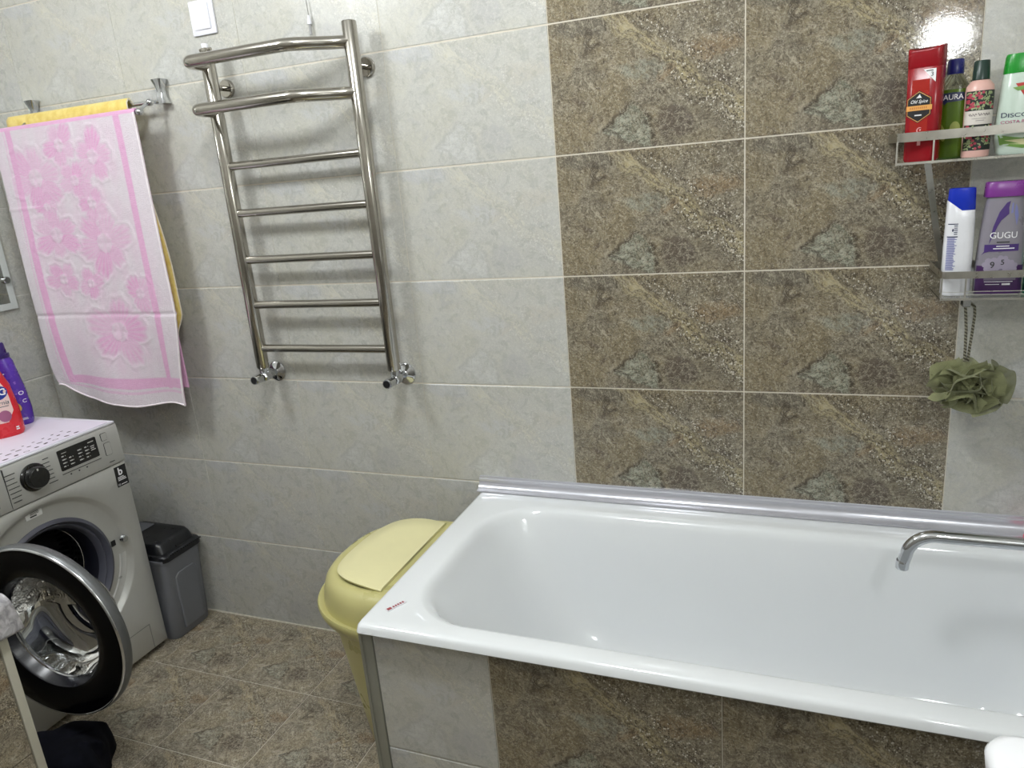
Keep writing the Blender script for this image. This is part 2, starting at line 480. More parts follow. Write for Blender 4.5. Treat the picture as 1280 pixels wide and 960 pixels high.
def print_cloth():
    nb = NB('grey_print_fabric')
    oc = nb.obj()
    b = nb.noise(oc, 40, 3, 0.6, 1.0); v = nb.voro(oc, 26)
    c = nb.mix(nb.ss(b, 0.35, 0.65), lin((150, 148, 152)), lin((204, 202, 206)))
    c = nb.mix(nb.ss(v, 0.2, 0.1), c, lin((58, 56, 62)))
    c = nb.mix(nb.ss(nb.noise(oc, 18, 2), 0.72, 0.76), c, lin((120, 30, 60)))
    nb.set(col=c, rough=0.9, spec=0.1)
    nb.bump(nb.noise(oc, 300, 2), 0.4, 0.001)
    return nb.m
M_PRINTC = print_cloth()

def tulle():
    nb = NB('olive_tulle')
    oc = nb.obj()
    g = nb.voro(oc, 900)
    b = nb.noise(oc, 30, 3)
    nb.set(col=nb.mix(b, lin((106, 110, 76)), lin((144, 146, 108))), rough=0.75, spec=0.2, alpha=nb.ss(g, 0.25, 0.5, 1.0, 0.80), sheen=0.2)
    return nb.m
M_TULLE = tulle()
def rope_mat():
    nb = NB('olive_grey_cord')
    X, Y, Z = nb.sep(nb.obj())
    st = nb.math('SINE', nb.math('ADD', nb.math('MULTIPLY', Z, 900), nb.math('MULTIPLY', X, 500)))
    nb.set(col=nb.mix(nb.ss(st, -0.3, 0.3), lin((84, 82, 68)), lin((146, 142, 124))), rough=0.8)
    nb.bump(st, 0.5, 0.002)
    return nb.m
M_ROPE = rope_mat()
def mirror_mat():
    nb = NB('mirror_silver')
    return nb.set(col=nb.mix(nb.noise(nb.obj(), 5), (0.80, 0.84, 0.83), (0.84, 0.87, 0.86)), rough=0.02, metal=1.0)
M_MIRROR = mirror_mat()
M_FROST = plain('frosted_glass_border', (204, 208, 206), 0.6, bump=0.6, bscale=500)
M_BULB = NB('lit_glass'); M_BULB.set(col=(1, 1, 1), emis=(1, 0.98, 0.95), emstr=6.0, rough=0.4); M_BULB = M_BULB.m

# ------------------------------------------------------------------ setting
S = 0.019
XL, XR, YF, ZC = -2.0, 1.24, -2.16, 2.5
TH = 0.009                                   # tile thickness; tile faces are at Y=0, X=XL, Z=0

def struct(name, mb, m):
    o = mb.build(name, m); o['kind'] = 'structure'; return o

floor = struct('floor', MB().b2((XL-0.1, YF-0.1, -0.11), (XR+0.1, 0.1, -0.0018)), M_GROUT)
wall_back = struct('wall_back', MB().b2((XL-0.1, 0.0015, -0.11), (XR+0.1, 0.11, ZC)), M_GROUT)
wall_left = struct('wall_left', MB().b2((XL-0.11, YF, -0.11), (XL-0.0015, 0.0, ZC)), M_GROUTG)
wall_right = struct('wall_right', MB().b2((XR, YF, -0.11), (XR+0.1, 0.0, ZC)), M_GREY)
wall_front = struct('wall_front', MB().b2((XL-0.1, YF-0.1, -0.11), (XR+0.1, YF, ZC)), M_WALL)
ceiling = struct('ceiling', MB().b2((XL-0.1, YF-0.1, ZC), (XR+0.1, 0.1, ZC+0.1)), M_CEIL)

_tiles = {}
def tile_mesh(wd, ht, m):
    """one tile: square sides, eased front edges (softer top and bottom edges on the grey tiles)"""
    key = (round(wd, 4), round(ht, 4), m.name)
    if key not in _tiles:
        bx, by = (0.0007, 0.0024) if m is M_GREY else (0.0012, 0.0012)
        x, y = wd/2, ht/2
        def ring(x, y, z): return [(-x, -y, z), (x, -y, z), (x, y, z), (-x, y, z)]
        mb = MB().loft([ring(x, y, -TH), ring(x, y, -0.0016), ring(x-bx, y-by, 0.0)])
        me = bpy.data.meshes.new('tile')
        me.from_pydata(mb.v, [], mb.f)
        me.materials.append(m); me.update()
        _tiles[key] = me
    return _tiles[key]

WALLROT = Euler((PI/2, 0, 0))
LEFTROT = Euler((PI/2, 0, PI/2))
GAP = 0.0022
def tile(parent, wd, ht, m, loc, rot, name='tile', gx=GAP):
    o = bpy.data.objects.new(name, tile_mesh(wd-gx, ht-GAP, m))
    o.parent = parent; o.location = Vector(loc)-rootloc(parent); o.rotation_euler = rot
    return link(o)

zr = [0.0]+[S+0.3*k for k in range(1, 8)]+[S+2.4, ZC]
def zrows():
    return [(zr[i], zr[i+1]) for i in range(len(zr)-1) if zr[i+1]-zr[i] > 0.01]
xc = [XL, -1.8, -1.35, -0.9, -0.45, 0.0, 0.45, 0.9, XR]
rj = random.Random(3)
for i in range(len(xc)-1):
    m = M_DARK if 0.0 <= xc[i] < 0.9 else M_GREY
    for z0, z1 in zrows():
        tile(wall_back, xc[i+1]-xc[i], z1-z0, m, ((xc[i]+xc[i+1])/2, rj.uniform(0.0, 0.0006), (z0+z1)/2), WALLROT, gx=0.0019 if m is M_DARK else 0.0007)
yc = [0.0, -0.3, -0.75, -1.2, -1.65, YF]
for i in range(len(yc)-1):
    for z0, z1 in zrows():
        tile(wall_left, yc[i]-yc[i+1], z1-z0, M_GREY, (XL-rj.uniform(0.0, 0.0006), (yc[i]+yc[i+1])/2, (z0+z1)/2), LEFTROT, gx=0.0007)
fx = [XL]+[-1.721+0.305*k for k in range(0, 10)]+[XR]
fy = [0.0]+[-0.305*k for k in range(1, 8)]+[YF]
fy = [v for v in fy if v >= YF]
fy = sorted(set(round(v, 4) for v in fy), reverse=True)
for i in range(len(fx)-1):
    for j in range(len(fy)-1):
        wd, ht = fx[i+1]-fx[i], fy[j]-fy[j+1]
        if wd < 0.02 or ht < 0.02: continue
        tile(floor, wd+0.0006, ht+0.0006, M_FLOOR, ((fx[i]+fx[i+1])/2, (fy[j]+fy[j+1])/2, -rj.uniform(0, 0.0005)), Euler((0, 0, 0)))

# pale sealing bead where wall meets floor
struct('baseboard_back', MB().b2((XL, -0.004, 0.0), (-0.31, 0.0, 0.004)), M_GROUT)

# glossy plastic cover profile between bath and wall
pr = [(0.0, 0.640), (-0.004, 0.641), (-0.0055, 0.638), (-0.0055, 0.635), (-0.010, 0.632)]
pr += [(-0.031+0.021*math.cos(a), 0.632-0.026*math.sin(a)) for a in [PI/2*k/8 for k in range(1, 9)]]
pr += [(-0.033, 0.6045), (-0.034, 0.6012), (0.0, 0.6012)]
tr = MB(); tr.loft([[(x, y, z) for y, z in pr] for x in (-0.295, XR)])
struct('trim_1', tr, M_TRIM)

# ------------------------------------------------------------------ bathtub
bath = thing('bathtub', 'white enamel bathtub with broad glossy rim along the back wall', 'bathtub', (0.47, -0.35, 0.0))
bx0, bx1, by0, by1, zt = -0.288, 1.225, -0.702, -0.006, 0.600
def inner(t, z):
    """inner opening shrinking with t"""
    return z, t
loops = []
loops.append(rrect(bx0+0.004, bx1, by0+0.004, by1, 0.012, zt-0.027))
loops.append(rrect(bx0-0.002, bx1+0.002, by0-0.003, by1+0.001, 0.014, zt-0.020))
loops.append(rrect(bx0, bx1, by0, by1, 0.016, zt-0.008))
loops.append(rrect(bx0+0.005, bx1-0.005, by0+0.005, by1-0.005, 0.018, zt-0.002))
loops.append(rrect(bx0+0.013, bx1-0.013, by0+0.013, by1-0.012, 0.02, zt))
ix0, ix1, iy0, iy1 = -0.205, 1.150, -0.650, -0.098
rad = [0.10, 0.10, 0.15, 0.15]
loops.append(rrect(ix0-0.012, ix1+0.012, iy0-0.012, iy1+0.012, [r+0.012 for r in rad], zt+0.001))
loops.append(rrect(ix0-0.004, ix1+0.004, iy0-0.004, iy1+0.004, rad, zt-0.001))
loops.append(rrect(ix0+0.006, ix1-0.004, iy0+0.005, iy1-0.005, rad, zt-0.008))
loops.append(rrect(ix0+0.016, ix1-0.010, iy0+0.012, iy1-0.012, rad, zt-0.024))
loops.append(rrect(ix0+0.060, ix1-0.022, iy0+0.028, iy1-0.028, rad, zt-0.10))
loops.append(rrect(ix0+0.120, ix1-0.036, iy0+0.046, iy1-0.046, rad, zt-0.20))
loops.append(rrect(ix0+0.185, ix1-0.055, iy0+0.066, iy1-0.066, rad, zt-0.30))
loops.append(rrect(ix0+0.225, ix1-0.075, iy0+0.085, iy1-0.085, rad, zt-0.345))
loops.append(rrect(ix0+0.275, ix1-0.110, iy0+0.115, iy1-0.115, [r*0.9 for r in rad], zt-0.372))
loops.append(rrect(ix0+0.36, ix1-0.17, iy0+0.17, iy1-0.17, [r*0.6 for r in rad], zt-0.384))
b = MB(); b.loft(loops, cap0=False, cap1=True)
b.build('tub', M_ENAMEL, bath, sharp=50)
# drain
MB().lathe([(0.0, 0.003), (0.018, 0.003), (0.024, 0.001), (0.026, -0.002)], 24, (0.86, -0.37, zt-0.3835)).build('drain', M_CHROME, bath)
# little maker's mark on the rim corner
mk = MB()
mk.M = Matrix.Translation((-0.232, -0.622, zt+0.0016)) @ Matrix.Rotation(math.radians(62), 4, 'Z')
mk.b2((-0.024, -0.006, -0.0015), (0.024, 0.006, 0.0003))
mk.M = None
sticker = mk.build('sticker', plain('greyish_sticker', (214, 212, 216), 0.4), bath)
mk = MB(); mk.M = Matrix.Translation((-0.232, -0.622, zt+0.0023)) @ Matrix.Rotation(math.radians(62), 4, 'Z')
mk.b2((-0.022, -0.004, -0.0004), (-0.012, 0.004, 0.0004))
for k in range(5):
    mk.b2((-0.008+k*0.006, -0.003, -0.0004), (-0.0045+k*0.006, 0.003, 0.0004))
mk.build('printed_mark', plain('dull_red_print', (150, 70, 76), 0.5), sticker)

# ------------------------------------------------------------------ tiled bath panel
panel = thing('bath_surround', 'tiled front of the bathtub, a grey tile column then brown slate tiles', 'surround', (0.47, -0.68, 0.0))
MB().b2((-0.262, -0.6785, 0.002), (XR-0.003, -0.655, 0.562)).build('panel_core', M_GROUT, panel)
px = [-0.264, 0.006, 0.462, 0.918, XR-0.004]
for i in range(4):
    for z0, z1 in ((0.003, 0.272), (0.272, 0.5735)):
        tile(panel, px[i+1]-px[i], z1-z0, M_GREY if i == 0 else M_DARK, ((px[i]+px[i+1])/2, -0.68-TH*0.1, (z0+z1)/2), WALLROT)
cp = MB(); cp.b2((-0.293, -0.684, 0.002), (-0.264, -0.655, 0.568), 0.004, 2)
cp.b2((-0.296, -0.6865, 0.002), (-0.288, -0.655, 0.568), 0.0015, 1)
cp.build('corner_profile', M_CORNER, panel)
tag(MB().b2((-0.292, -0.652, 0.002), (-0.282, -0.012, 0.564)).build('bath_end_board', M_GREY), 'grey board closing the left end of the bathtub behind the laundry basket', 'board')

# ------------------------------------------------------------------ bath tap
tap = thing('bath_tap', 'chrome bath tap with long swan spout reaching over the bathtub', 'tap', (1.20, -0.27, 0.70))
yS, zS = -0.27, 0.704
path = [(1.19, yS, zS)]+[(1.19-0.02*k, yS, zS) for k in range(1, 18)]
path = [(1.19, yS, zS), (1.0, yS, zS), (0.845, yS, zS)]
path += [(0.845-0.052*math.sin(a), yS, zS-0.052*(1-math.cos(a))) for a in [math.radians(84)*k/9 for k in range(1, 10)]]
path += [(0.788, yS, zS-0.068)]
sp = MB(); sp.tube(path, 0.0125, 18, caps=True)
spo = sp.build('spout', M_CHROME, tap)
MB().lathe([(0.0125, 0), (0.0130, 0.001), (0.0130, 0.018), (0.0118, 0.02), (0.0095, 0.016)], 20, (0.7875, yS, zS-0.079), (0.03, 0, 1)).build('aerator', M_CHROME, spo)
MB().tube([(1.19, yS, zS), (1.205, yS, zS)], 0.022, 20).tube([(1.203, yS-0.085, zS), (1.203, yS+0.085, zS)], 0.021, 20).tube([(1.21, yS-0.075, zS), (1.24, yS-0.075, zS)], 0.016, 16).tube([(1.21, yS+0.075, zS), (1.24, yS+0.075, zS)], 0.016, 16).build('mixer_body', M_CHROME, tap)
for sy in (-0.1, 0.1):
    MB().lathe([(0.0, 0.03), (0.018, 0.03), (0.022, 0.025), (0.022, 0.0), (0.017, -0.005)], 12, (1.203, yS+sy, zS), (0, math.copysign(1, sy), 0)).build('handle', M_CHROME, tap)

# pink thing on the rim corner
pk = MB()
pk.loft([[(p[0], p[1], z) for p in rrect(1.052-e, 1.12+e, -0.085-e, -0.040+e, 0.016, 0)] for z, e in ((0.6018, -0.006), (0.606, 0), (0.617, 0.001), (0.625, -0.001), (0.629, -0.008))])
tag(pk.build('soap_bar', M_PINKSOAP), 'hot pink soap bar on the bath rim behind the spout', 'soap')

# ------------------------------------------------------------------ yellow laundry basket
bk = thing('laundry_basket', 'yellow plastic laundry basket with pale swing lid beside the bathtub', 'basket', (-0.45, -0.32, 0.0))
def dloop(x1, cy, a, bb, z, n=40, p=2.4):
    """D shape: flat side at x=x1, bulge towards -X"""
    out = []
    for k in range(n):
        t = PI/2+PI*k/(n-1)
        c, s = math.cos(t), math.sin(t)
        r = (abs(c)**p+abs(s)**p)**(-1/p)
        out.append((x1+a*r*c, cy+bb*r*s, z))
    return out
bl = []
for z, x1, a, bb in ((0.0, -0.345, 0.190, 0.140), (0.012, -0.341, 0.20, 0.150), (0.15, -0.335, 0.218, 0.175), (0.30, -0.330, 0.236, 0.200), (0.425, -0.325, 0.252, 0.222)):
    bl.append(dloop(x1, -0.318, a, bb, z))
MB().loft(bl, True, True).build('body', M_YEL, bk, sharp=60)
rl = []
for z, e in ((0.423, 0.0), (0.428, 0.016), (0.445, 0.026), (0.462, 0.030), (0.468, 0.027), (0.466, 0.018), (0.458, 0.008)):
    rl.append(dloop(-0.322, -0.318, 0.262+e, 0.222+e*0.9, z))
MB().loft(rl, False, True).build('rim', M_YEL, bk, sharp=60)
ll = []
for z, e in ((0.456, 0.004), (0.480, 0.004), (0.505, 0.0), (0.525, -0.006), (0.538, -0.016), (0.543, -0.028), (0.542, -0.040)):
    ll.append(dloop(-0.322, -0.318, 0.262+e, 0.224+e, z, p=2.6))
lid = MB().loft(ll, False, True).build('lid', M_YEL, bk, sharp=60)
fl = []
def floop(e, z):
    L = dloop(-0.352, -0.318, 0.187+e, 0.180+e, z, 48, 2.8)
    out = []
    for (x, y, zz) in L:
        d = (x+0.352)/-0.187
        out.append((x, y, z+0.010*math.sin(min(1, max(0, d))*PI*0.9)-0.004*max(0, d-0.75)*4))
    return out
fl = [floop(0.0, 0.540), floop(0.002, 0.546), floop(-0.004, 0.549), floop(-0.05, 0.5485), floop(-0.11, 0.547), floop(-0.155, 0.546)]
MB().loft(fl, False, True).build('flap', M_YELLID, lid, sharp=60)['label'] = 'pale yellow swing flap'

# ------------------------------------------------------------------ grey bin
bn = thing('pedal_bin', 'small grey plastic waste bin with black lid between washer and back wall', 'bin', (-1.56, -0.11, 0.0))
bl = []
for z, e in ((0.0, -0.022), (0.008, -0.017), (0.15, -0.010), (0.30, 0.0), (0.302, 0.004), (0.314, 0.004)):
    bl.append(rrect(-1.72-e, -1.430+e, -0.196-e*0.3, -0.016+e*0.5, 0.028, z, 5))
MB().loft(bl).build('body', M_BINB, bn, sharp=50)
ip = MB(); ip.M = Matrix.Translation((-1.4315, -0.105, 0.0))
L0 = [(0.0, y, z) for y, z in ((-0.045, 0.03), (0.045, 0.03), (0.05, 0.235), (0.035, 0.25), (-0.035, 0.25), (-0.05, 0.235))]
ip.loft([[(-0.018 if z < 0.1 else -0.008, y, z) for _, y, z in L0], [(-0.005+0.0, y, z) if z > 0.1 else (-0.009, y, z) for _, y, z in L0], [(0.0005, y*0.92, 0.14+(z-0.14)*0.95) if z > 0.1 else (-0.0085, y*0.92, 0.14+(z-0.14)*0.95) for _, y, z in L0]])
ip.build('front_relief', M_BINB, bn)
bl = []
for z, e in ((0.306, 0.007), (0.322, 0.007), (0.328, 0.002), (0.331, -0.012), (0.357, -0.022), (0.366, -0.030), (0.369, -0.045)):
    bl.append(rrect(-1.72-e, -1.430+e, -0.190-e*0.5, -0.016+e*0.5, 0.026, z, 5))
ld = MB().loft(bl).build('lid', M_BLACKP, bn, sharp=40)
g = MB()
for k in range(16):
    yy = -0.17+k*0.0095
    g.b2((-1.4245, yy, 0.323), (-1.4205, yy+0.005, 0.3265))
g.build('ribbing', M_BLACKP, ld)
MB().b2((-1.715, -0.150, 0.3695), (-1.60, -0.05, 0.3725), 0.001, 1).build('push_flap', M_BINB, ld)

# ------------------------------------------------------------------ washing machine
XF, WY0, WY1, WZ0, WZ1 = -1.470, -0.808, -0.208, 0.020, 0.826
wm = thing('washing_machine', 'silver front loading washing machine with its round black door swung open', 'washing machine', (-1.72, -0.508, 0.0))
PYC, PZC = -0.508, 0.420
bd = MB()
bd.b2((-1.965, WY0, WZ0), (XF-0.30, WY1, WZ1-0.004), 0.006)
bd.b2((XF-0.30, WY0, WZ0), (XF-0.004, WY0+0.016, WZ1-0.004))
bd.b2((XF-0.30, WY1-0.016, WZ0), (XF-0.004, WY1, WZ1-0.004))
bd.b2((XF-0.30, WY0+0.016, WZ0), (XF-0.004, WY1-0.016, WZ0+0.016))
def ringpts(r, x, angs):
    return [(x, PYC+r*math.cos(a), PZC+r*math.sin(a)) for a in angs]
fz0, fz1 = WZ0, 0.692
corn = [math.atan2(z-PZC, y-PYC) % (2*PI) for y in (WY0, WY1) for z in (fz0, fz1)]
angs = sorted(set([2*PI*k/96 for k in range(96)]+corn))
def rectpt(a, x, ins=0.0):
    c, s = math.cos(a), math.sin(a)
    ts = []
    if abs(c) > 1e-9: ts.append(((WY1-ins if c > 0 else WY0+ins)-PYC)/c)
    if abs(s) > 1e-9: ts.append(((fz1-ins if s > 0 else fz0+ins)-PZC)/s)
    t = min(ts)
    return (x, PYC+c*t, PZC+s*t)
body = bd.build('cabinet', M_SILVER, wm, sharp=30)
fr = MB()
fr.loft([[rectpt(a, XF-0.012) for a in angs], [rectpt(a, XF-0.004, 0.0) for a in angs], [rectpt(a, XF, 0.005) for a in angs], ringpts(0.258, XF, angs), ringpts(0.252, XF-0.003, angs), ringpts(0.243, XF-0.016, angs), ringpts(0.236, XF-0.019, angs), ringpts(0.192, XF-0.019, angs), ringpts(0.190, XF-0.03, angs)], False, False)
front = fr.build('front_panel', M_SILVER, wm, sharp=40)
# control panel strip
cpn = MB()
cpn.loft([[(x, y, z) for x, z in ((XF-0.3, 0.694), (XF-0.004, 0.694), (XF+0.001, 0.697), (XF+0.003, 0.703), (XF+0.001, 0.78), (XF-0.002, 0.816), (XF-0.006, 0.823), (XF-0.014, 0.826), (XF-0.3, 0.826))] for y in (WY0+0.001, WY0+0.004, WY1-0.004, WY1-0.001)])
ctl = cpn.build('control_panel', M_SILVER, wm, sharp=40)
XP = XF+0.0032
def flat(mb, vs, fs, x, y0, z0, ang=0.0):
    mb.add([(x, y0+a, z0+b) for a, b in vs], fs)
def bars(mb, items, x):
    for y0, y1, z0, z1 in items:
        mb.b2((x-0.0012, y0, z0), (x, y1, z1))
def xs(z):          # panel face runs slightly back with height
    return XF+0.003 if z < 0.72 else XF+0.003-(z-0.72)*0.035
dw = MB(); dw.b2((XF-0.02, WY0+0.006, 0.706), (XF+0.0030, -0.592, 0.812), 0.003)
drw = dw.build('detergent_drawer', M_SILVER, wm)
MB().b2((XF-0.002, WY0+0.03, 0.716), (XF+0.0048, -0.62, 0.744), 0.002).build('drawer_grip', M_SILVERD, drw)
kb = MB().lathe([(0.041, -0.004), (0.041, 0.004), (0.037, 0.007), (0.033, 0.008), (0.032, 0.024), (0.029, 0.029), (0.0, 0.030)], 40, (XF, -0.508, 0.763), (1, 0, 0.03))
kbo = kb.build('knob', M_GLOSSB, ctl)
MB().b2((XF+0.0295, -0.513, 0.786), (XF+0.0312, -0.509, 0.792)).build('knob_marker', M_INKP, kbo)
dp = MB()
dpv = [(y, z) for y, z, _ in [(p[0], p[1], 0) for p in rrect(-0.424, -0.292, 0.744, 0.808, 0.004, 0, 4)]]
dp.loft([[(xs(z)-0.002, y, z) for y, z in dpv], [(xs(z)+0.0012, y, z) for y, z in dpv]])
dsp = dp.build('display', M_GLOSSB, ctl)
dm = MB()
for col, yy in enumerate((-0.414, -0.391, -0.360, -0.336)):
    for row in range(4 if col != 1 else 3):
        zz = 0.754+row*0.0105
        dm.b2((xs(zz)+0.0008, yy, zz), (xs(zz)+0.0018, yy+(0.010 if (row+col) % 3 else 0.007), zz+0.0032))
        dm.b2((xs(zz)+0.0008, yy+0.0115, zz+0.0005), (xs(zz)+0.0018, yy+0.0135, zz+0.0026))
for k in range(3):
    zz = 0.770+k*0.006
    dm.b2((xs(zz)+0.0008, -0.316, zz), (xs(zz)+0.0018, -0.316+(0.016, 0.012, 0.014)[k], zz+0.0024))
dm.b2((xs(0.797)+0.0008, -0.322, 0.796), (xs(0.797)+0.0018, -0.302, 0.7985))
dm.b2((xs(0.797)+0.0008, -0.412, 0.796), (xs(0.797)+0.0018, -0.396, 0.7975))
dm.build('display_print', M_INKP, dsp)
ln = MB()
ln.b2((XF+0.0015, -0.424, 0.7335), (XF+0.0036, -0.290, 0.7353))
for k, yy in enumerate((-0.400, -0.372, -0.345)):
    ln.b2((XF+0.0015, yy, 0.7245), (XF+0.0036, yy+0.004, 0.7285))
for k in range(7):
    zz = 0.795-k*0.0135
    ln.b2((xs(zz)-0.001, -0.588+k*0.001, zz), (xs(zz)+0.0006, (-0.556, -0.560, -0.556, -0.553, -0.551, -0.555, -0.558)[k], zz+0.0022))
    zz = 0.800-k*0.0125
    ln.b2((xs(zz)-0.001, (-0.470, -0.476, -0.470, -0.468, -0.466, -0.472, -0.474)[k]+0.004*(k > 2), zz), (xs(zz)+0.0006, -0.452+0.004*(k > 2)+(0.006 if k == 6 else 0), zz+0.0022))
ln.b2((XF+0.0015, -0.265, 0.708), (XF+0.0036, -0.246, 0.7105))
ln.build('panel_print', M_INK, ctl)
MB().b2((XF-0.01, -0.5895, 0.70), (XF+0.0034, -0.5880, 0.818)).build('drawer_seam', M_INK, ctl)
for (y0, y1, z0, z1) in ((-0.274, -0.252, 0.783, 0.808), (-0.271, -0.247, 0.733, 0.775)):
    bt = MB()
    o_ = [(p[0], p[1]) for p in rrect(y0, y1, z0, z1, 0.004, 0, 4)]
    bt.loft([[(xs(z)-0.002, y, z) for y, z in o_], [(xs(z)+0.0008, y, z) for y, z in o_]])
    bto = bt.build('button', M_INK, ctl)
    i_ = [(p[0], p[1]) for p in rrect(y0+0.0012, y1-0.0012, z0+0.0012, z1-0.0012, 0.003, 0, 4)]
    MB().loft([[(xs(z)-0.001, y, z) for y, z in i_], [(xs(z)+0.0018, y, z) for y, z in i_]]).build('button_cap', M_SILVER, bto)
# stickers
st = MB(); st.b2((XF-0.001, -0.2555, 0.617), (XF+0.0008, -0.2125, 0.685)); sto = st.build('black_sticker', M_BLACKPR, wm)
sp_ = MB()
vs_, fs_ = text2d('b', 0.034, bold=0.03); flat(sp_, vs_, fs_, XF+0.0012, -0.236, 0.666)
vs_, fs_ = text2d('10', 0.010, bold=0.01); flat(sp_, vs_, fs_, XF+0.0012, -0.249, 0.6235)
for k in range(3):
    sp_.b2((XF+0.0004, -0.249, 0.637+k*0.005), (XF+0.0012, -0.249+(0.030, 0.028, 0.022)[k], 0.6395+k*0.005))
sp_.b2((XF+0.0004, -0.241, 0.622), (XF+0.0012, -0.219, 0.6245))
sp_.build('sticker_print', M_WHITEP, sto)
st = MB(); st.b2((XF-0.020, -0.551, 0.641), (XF-0.0172, -0.500, 0.664)); wl = st.build('white_sticker', M_PAPER, front)
sp_ = MB()
sp_.b2((XF-0.0174, -0.538, 0.645), (XF-0.0166, -0.518, 0.649))
for k in range(3): sp_.b2((XF-0.0174, -0.536, 0.652+k*0.0035), (XF-0.0166, -0.510, 0.6535+k*0.0035))
sp_.build('sticker_text', M_INK, wl)
# rubber gasket, drum
gk = MB().lathe([(0.1925, -0.020), (0.188, -0.012), (0.181, -0.010), (0.176, -0.016), (0.172, -0.026), (0.168, -0.024), (0.163, -0.028), (0.158, -0.045)], 64, (XF, PYC, PZC), (1, 0, 0))
gk.build('door_gasket', M_RUBBER, wm, sharp=60)
gk = MB().lathe([(0.159, -0.044), (0.150, -0.060), (0.148, -0.085), (0.152, -0.100), (0.150, -0.108)], 64, (XF, PYC, PZC), (1, 0, 0))
gk.build('gasket_sleeve', M_RUBBERD, wm, sharp=60)
def drum_mat():
    nb = NB('perforated_drum_steel')
    X, Y, Z = nb.sep(nb.obj())
    ang = nb.math('ARCTAN2', nb.math('SUBTRACT', Z, PZC), Y)
    v = nb.voro(nb.comb(nb.math('MULTIPLY', ang, 12), nb.math('MULTIPLY', X, 60), 0), 1.0, rnd=0.1)
    h = nb.ss(v, 0.28, 0.36)
    nb.set(col=nb.mix(h, (0.01, 0.01, 0.012), lin((112, 112, 114))), rough=0.28, metal=0.9)
    nb.bump(h, 0.4, 0.003)
    return nb.m
drum = MB().lathe([(0.149, -0.106), (0.156, -0.108), (0.170, -0.116), (0.225, -0.122), (0.235, -0.13), (0.235, -0.28), (0.20, -0.288), (0.0, -0.290)], 64, (XF, PYC, PZC), (1, 0, 0)).build('drum', drum_mat(), wm)
MB().lathe([(0.150, -0.104), (0.1535, -0.102), (0.1545, -0.108)], 64, (XF, PYC, PZC), (1, 0, 0)).build('drum_lip', M_CHROME, drum)
for k in range(3):
    a = math.radians(75+120*k)
    pd = MB()
    e1 = Vector((0, math.cos(a), math.sin(a))); e2 = Vector((0, -math.sin(a), math.cos(a)))
    c0 = Vector((XF, PYC, PZC))
    pd.loft([[tuple(c0+Vector((x, 0, 0))+e1*(0.233-h)+e2*wd) for h, wd in ((0, -0.034), (0.022, -0.022), (0.040, -0.006), (0.040, 0.006), (0.022, 0.022), (0, 0.034))] for x in (-0.128, -0.14, -0.275)])
    pd.build('drum_paddle', M_DRUM, drum)
MB().b2((XF-0.0192, -0.315, 0.432), (XF-0.0175, -0.299, 0.451)).build('latch_slot', M_DARK_IN, front)
MB().lathe([(0.0, 0.010), (0.010, 0.009), (0.012, 0.003), (0.012, -0.004)], 20, (XF-0.004, -0.278, 0.446), (1, 0, 0)).build('latch_stud', M_CHROME, front)
gr = MB()  # grip crescent; its brighter silver paints in the highlight along the recess edge
ga = [math.radians(-72+66*k/24) for k in range(25)]
gr.loft([[(XF+x, PYC+r*math.cos(a), PZC+r*math.sin(a)) for a in ga] for r, x in ((0.212, -0.0198), (0.2155, -0.0150), (0.219, -0.0160), (0.240, -0.0182), (0.2425, -0.0165))], False, False, closed=False)
gr.build('grip_recess', plain('silver_painted_highlight', (206, 206, 204), 0.3, 0.3), front, sharp=50)
ht = MB()
for lo, hi in (((-0.412, 0.030), (-0.409, 0.116)), ((-0.268, 0.024), (-0.2655, 0.116)), ((-0.412, 0.1135), (-0.2655, 0.116))):
    ht.b2((XF-0.001, lo[0], lo[1]), (XF+0.0006, hi[0], hi[1]))
ht.build('filter_hatch_seam', M_SILVERD, front)
tp = MB(); tp.b2((-1.965, WY0+0.002, 0.824), (XF-0.003, WY1-0.002, 0.832), 0.003)
tp.build('top_panel', M_WPLAST, wm)
for yy in (WY0+0.06, WY1-0.06):
    for xx in (XF-0.05, -1.92):
        MB().lathe([(0.022, 0.0), (0.022, 0.014), (0.014, 0.016), (0.012, 0.024)], 16, (xx, yy, 0.0), cap0=True, cap1=True).build('foot', M_BLACKP, wm)
# ---- open door
AD = math.radians(5)
HX, HY = -1.434, -0.757
dvec = Vector((math.cos(AD), math.sin(AD), 0)); nvec = Vector((math.sin(AD), -math.cos(AD), 0))
DC = Vector((HX, HY, 0))+dvec*0.203+Vector((0, 0, 0.440))
def dl(prof, n=96):
    return MB().lathe(prof, n, tuple(DC), tuple(nvec))
door = dl([(0.247, 0.004), (0.2500, 0.000), (0.2520, -0.006), (0.2525, -0.012), (0.251, -0.019), (0.247, -0.024), (0.238, -0.028), (0.228, -0.029)]).build('door', plain('dark_silver_rim', (98, 100, 101), 0.38, 0.35, var=0.02), wm, sharp=60)
door['label'] = 'round washer door with silver rim and black face, swung open'
dl([(0.2425, 0.0060), (0.2445, 0.0078), (0.2470, 0.0068), (0.2485, 0.0030)]).build('door_rim', M_CHROME, door, sharp=60)
dl([(0.2430, 0.0055), (0.238, 0.0066), (0.200, 0.0060), (0.170, 0.003), (0.164, -0.001)]).build('door_ring', M_DOORBLK, door, sharp=60)
dl([(0.1645, -0.0005), (0.161, -0.006), (0.153, -0.030), (0.151, -0.034)]).build('window_well', plain('dark_well_plastic', (18, 19, 27), 0.25), door, sharp=60)
dl([(0.237, -0.0285), (0.225, -0.040), (0.175, -0.052), (0.160, -0.050), (0.154, -0.040), (0.156, -0.030)]).build('inner_frame', M_SILVERD, door, sharp=60)
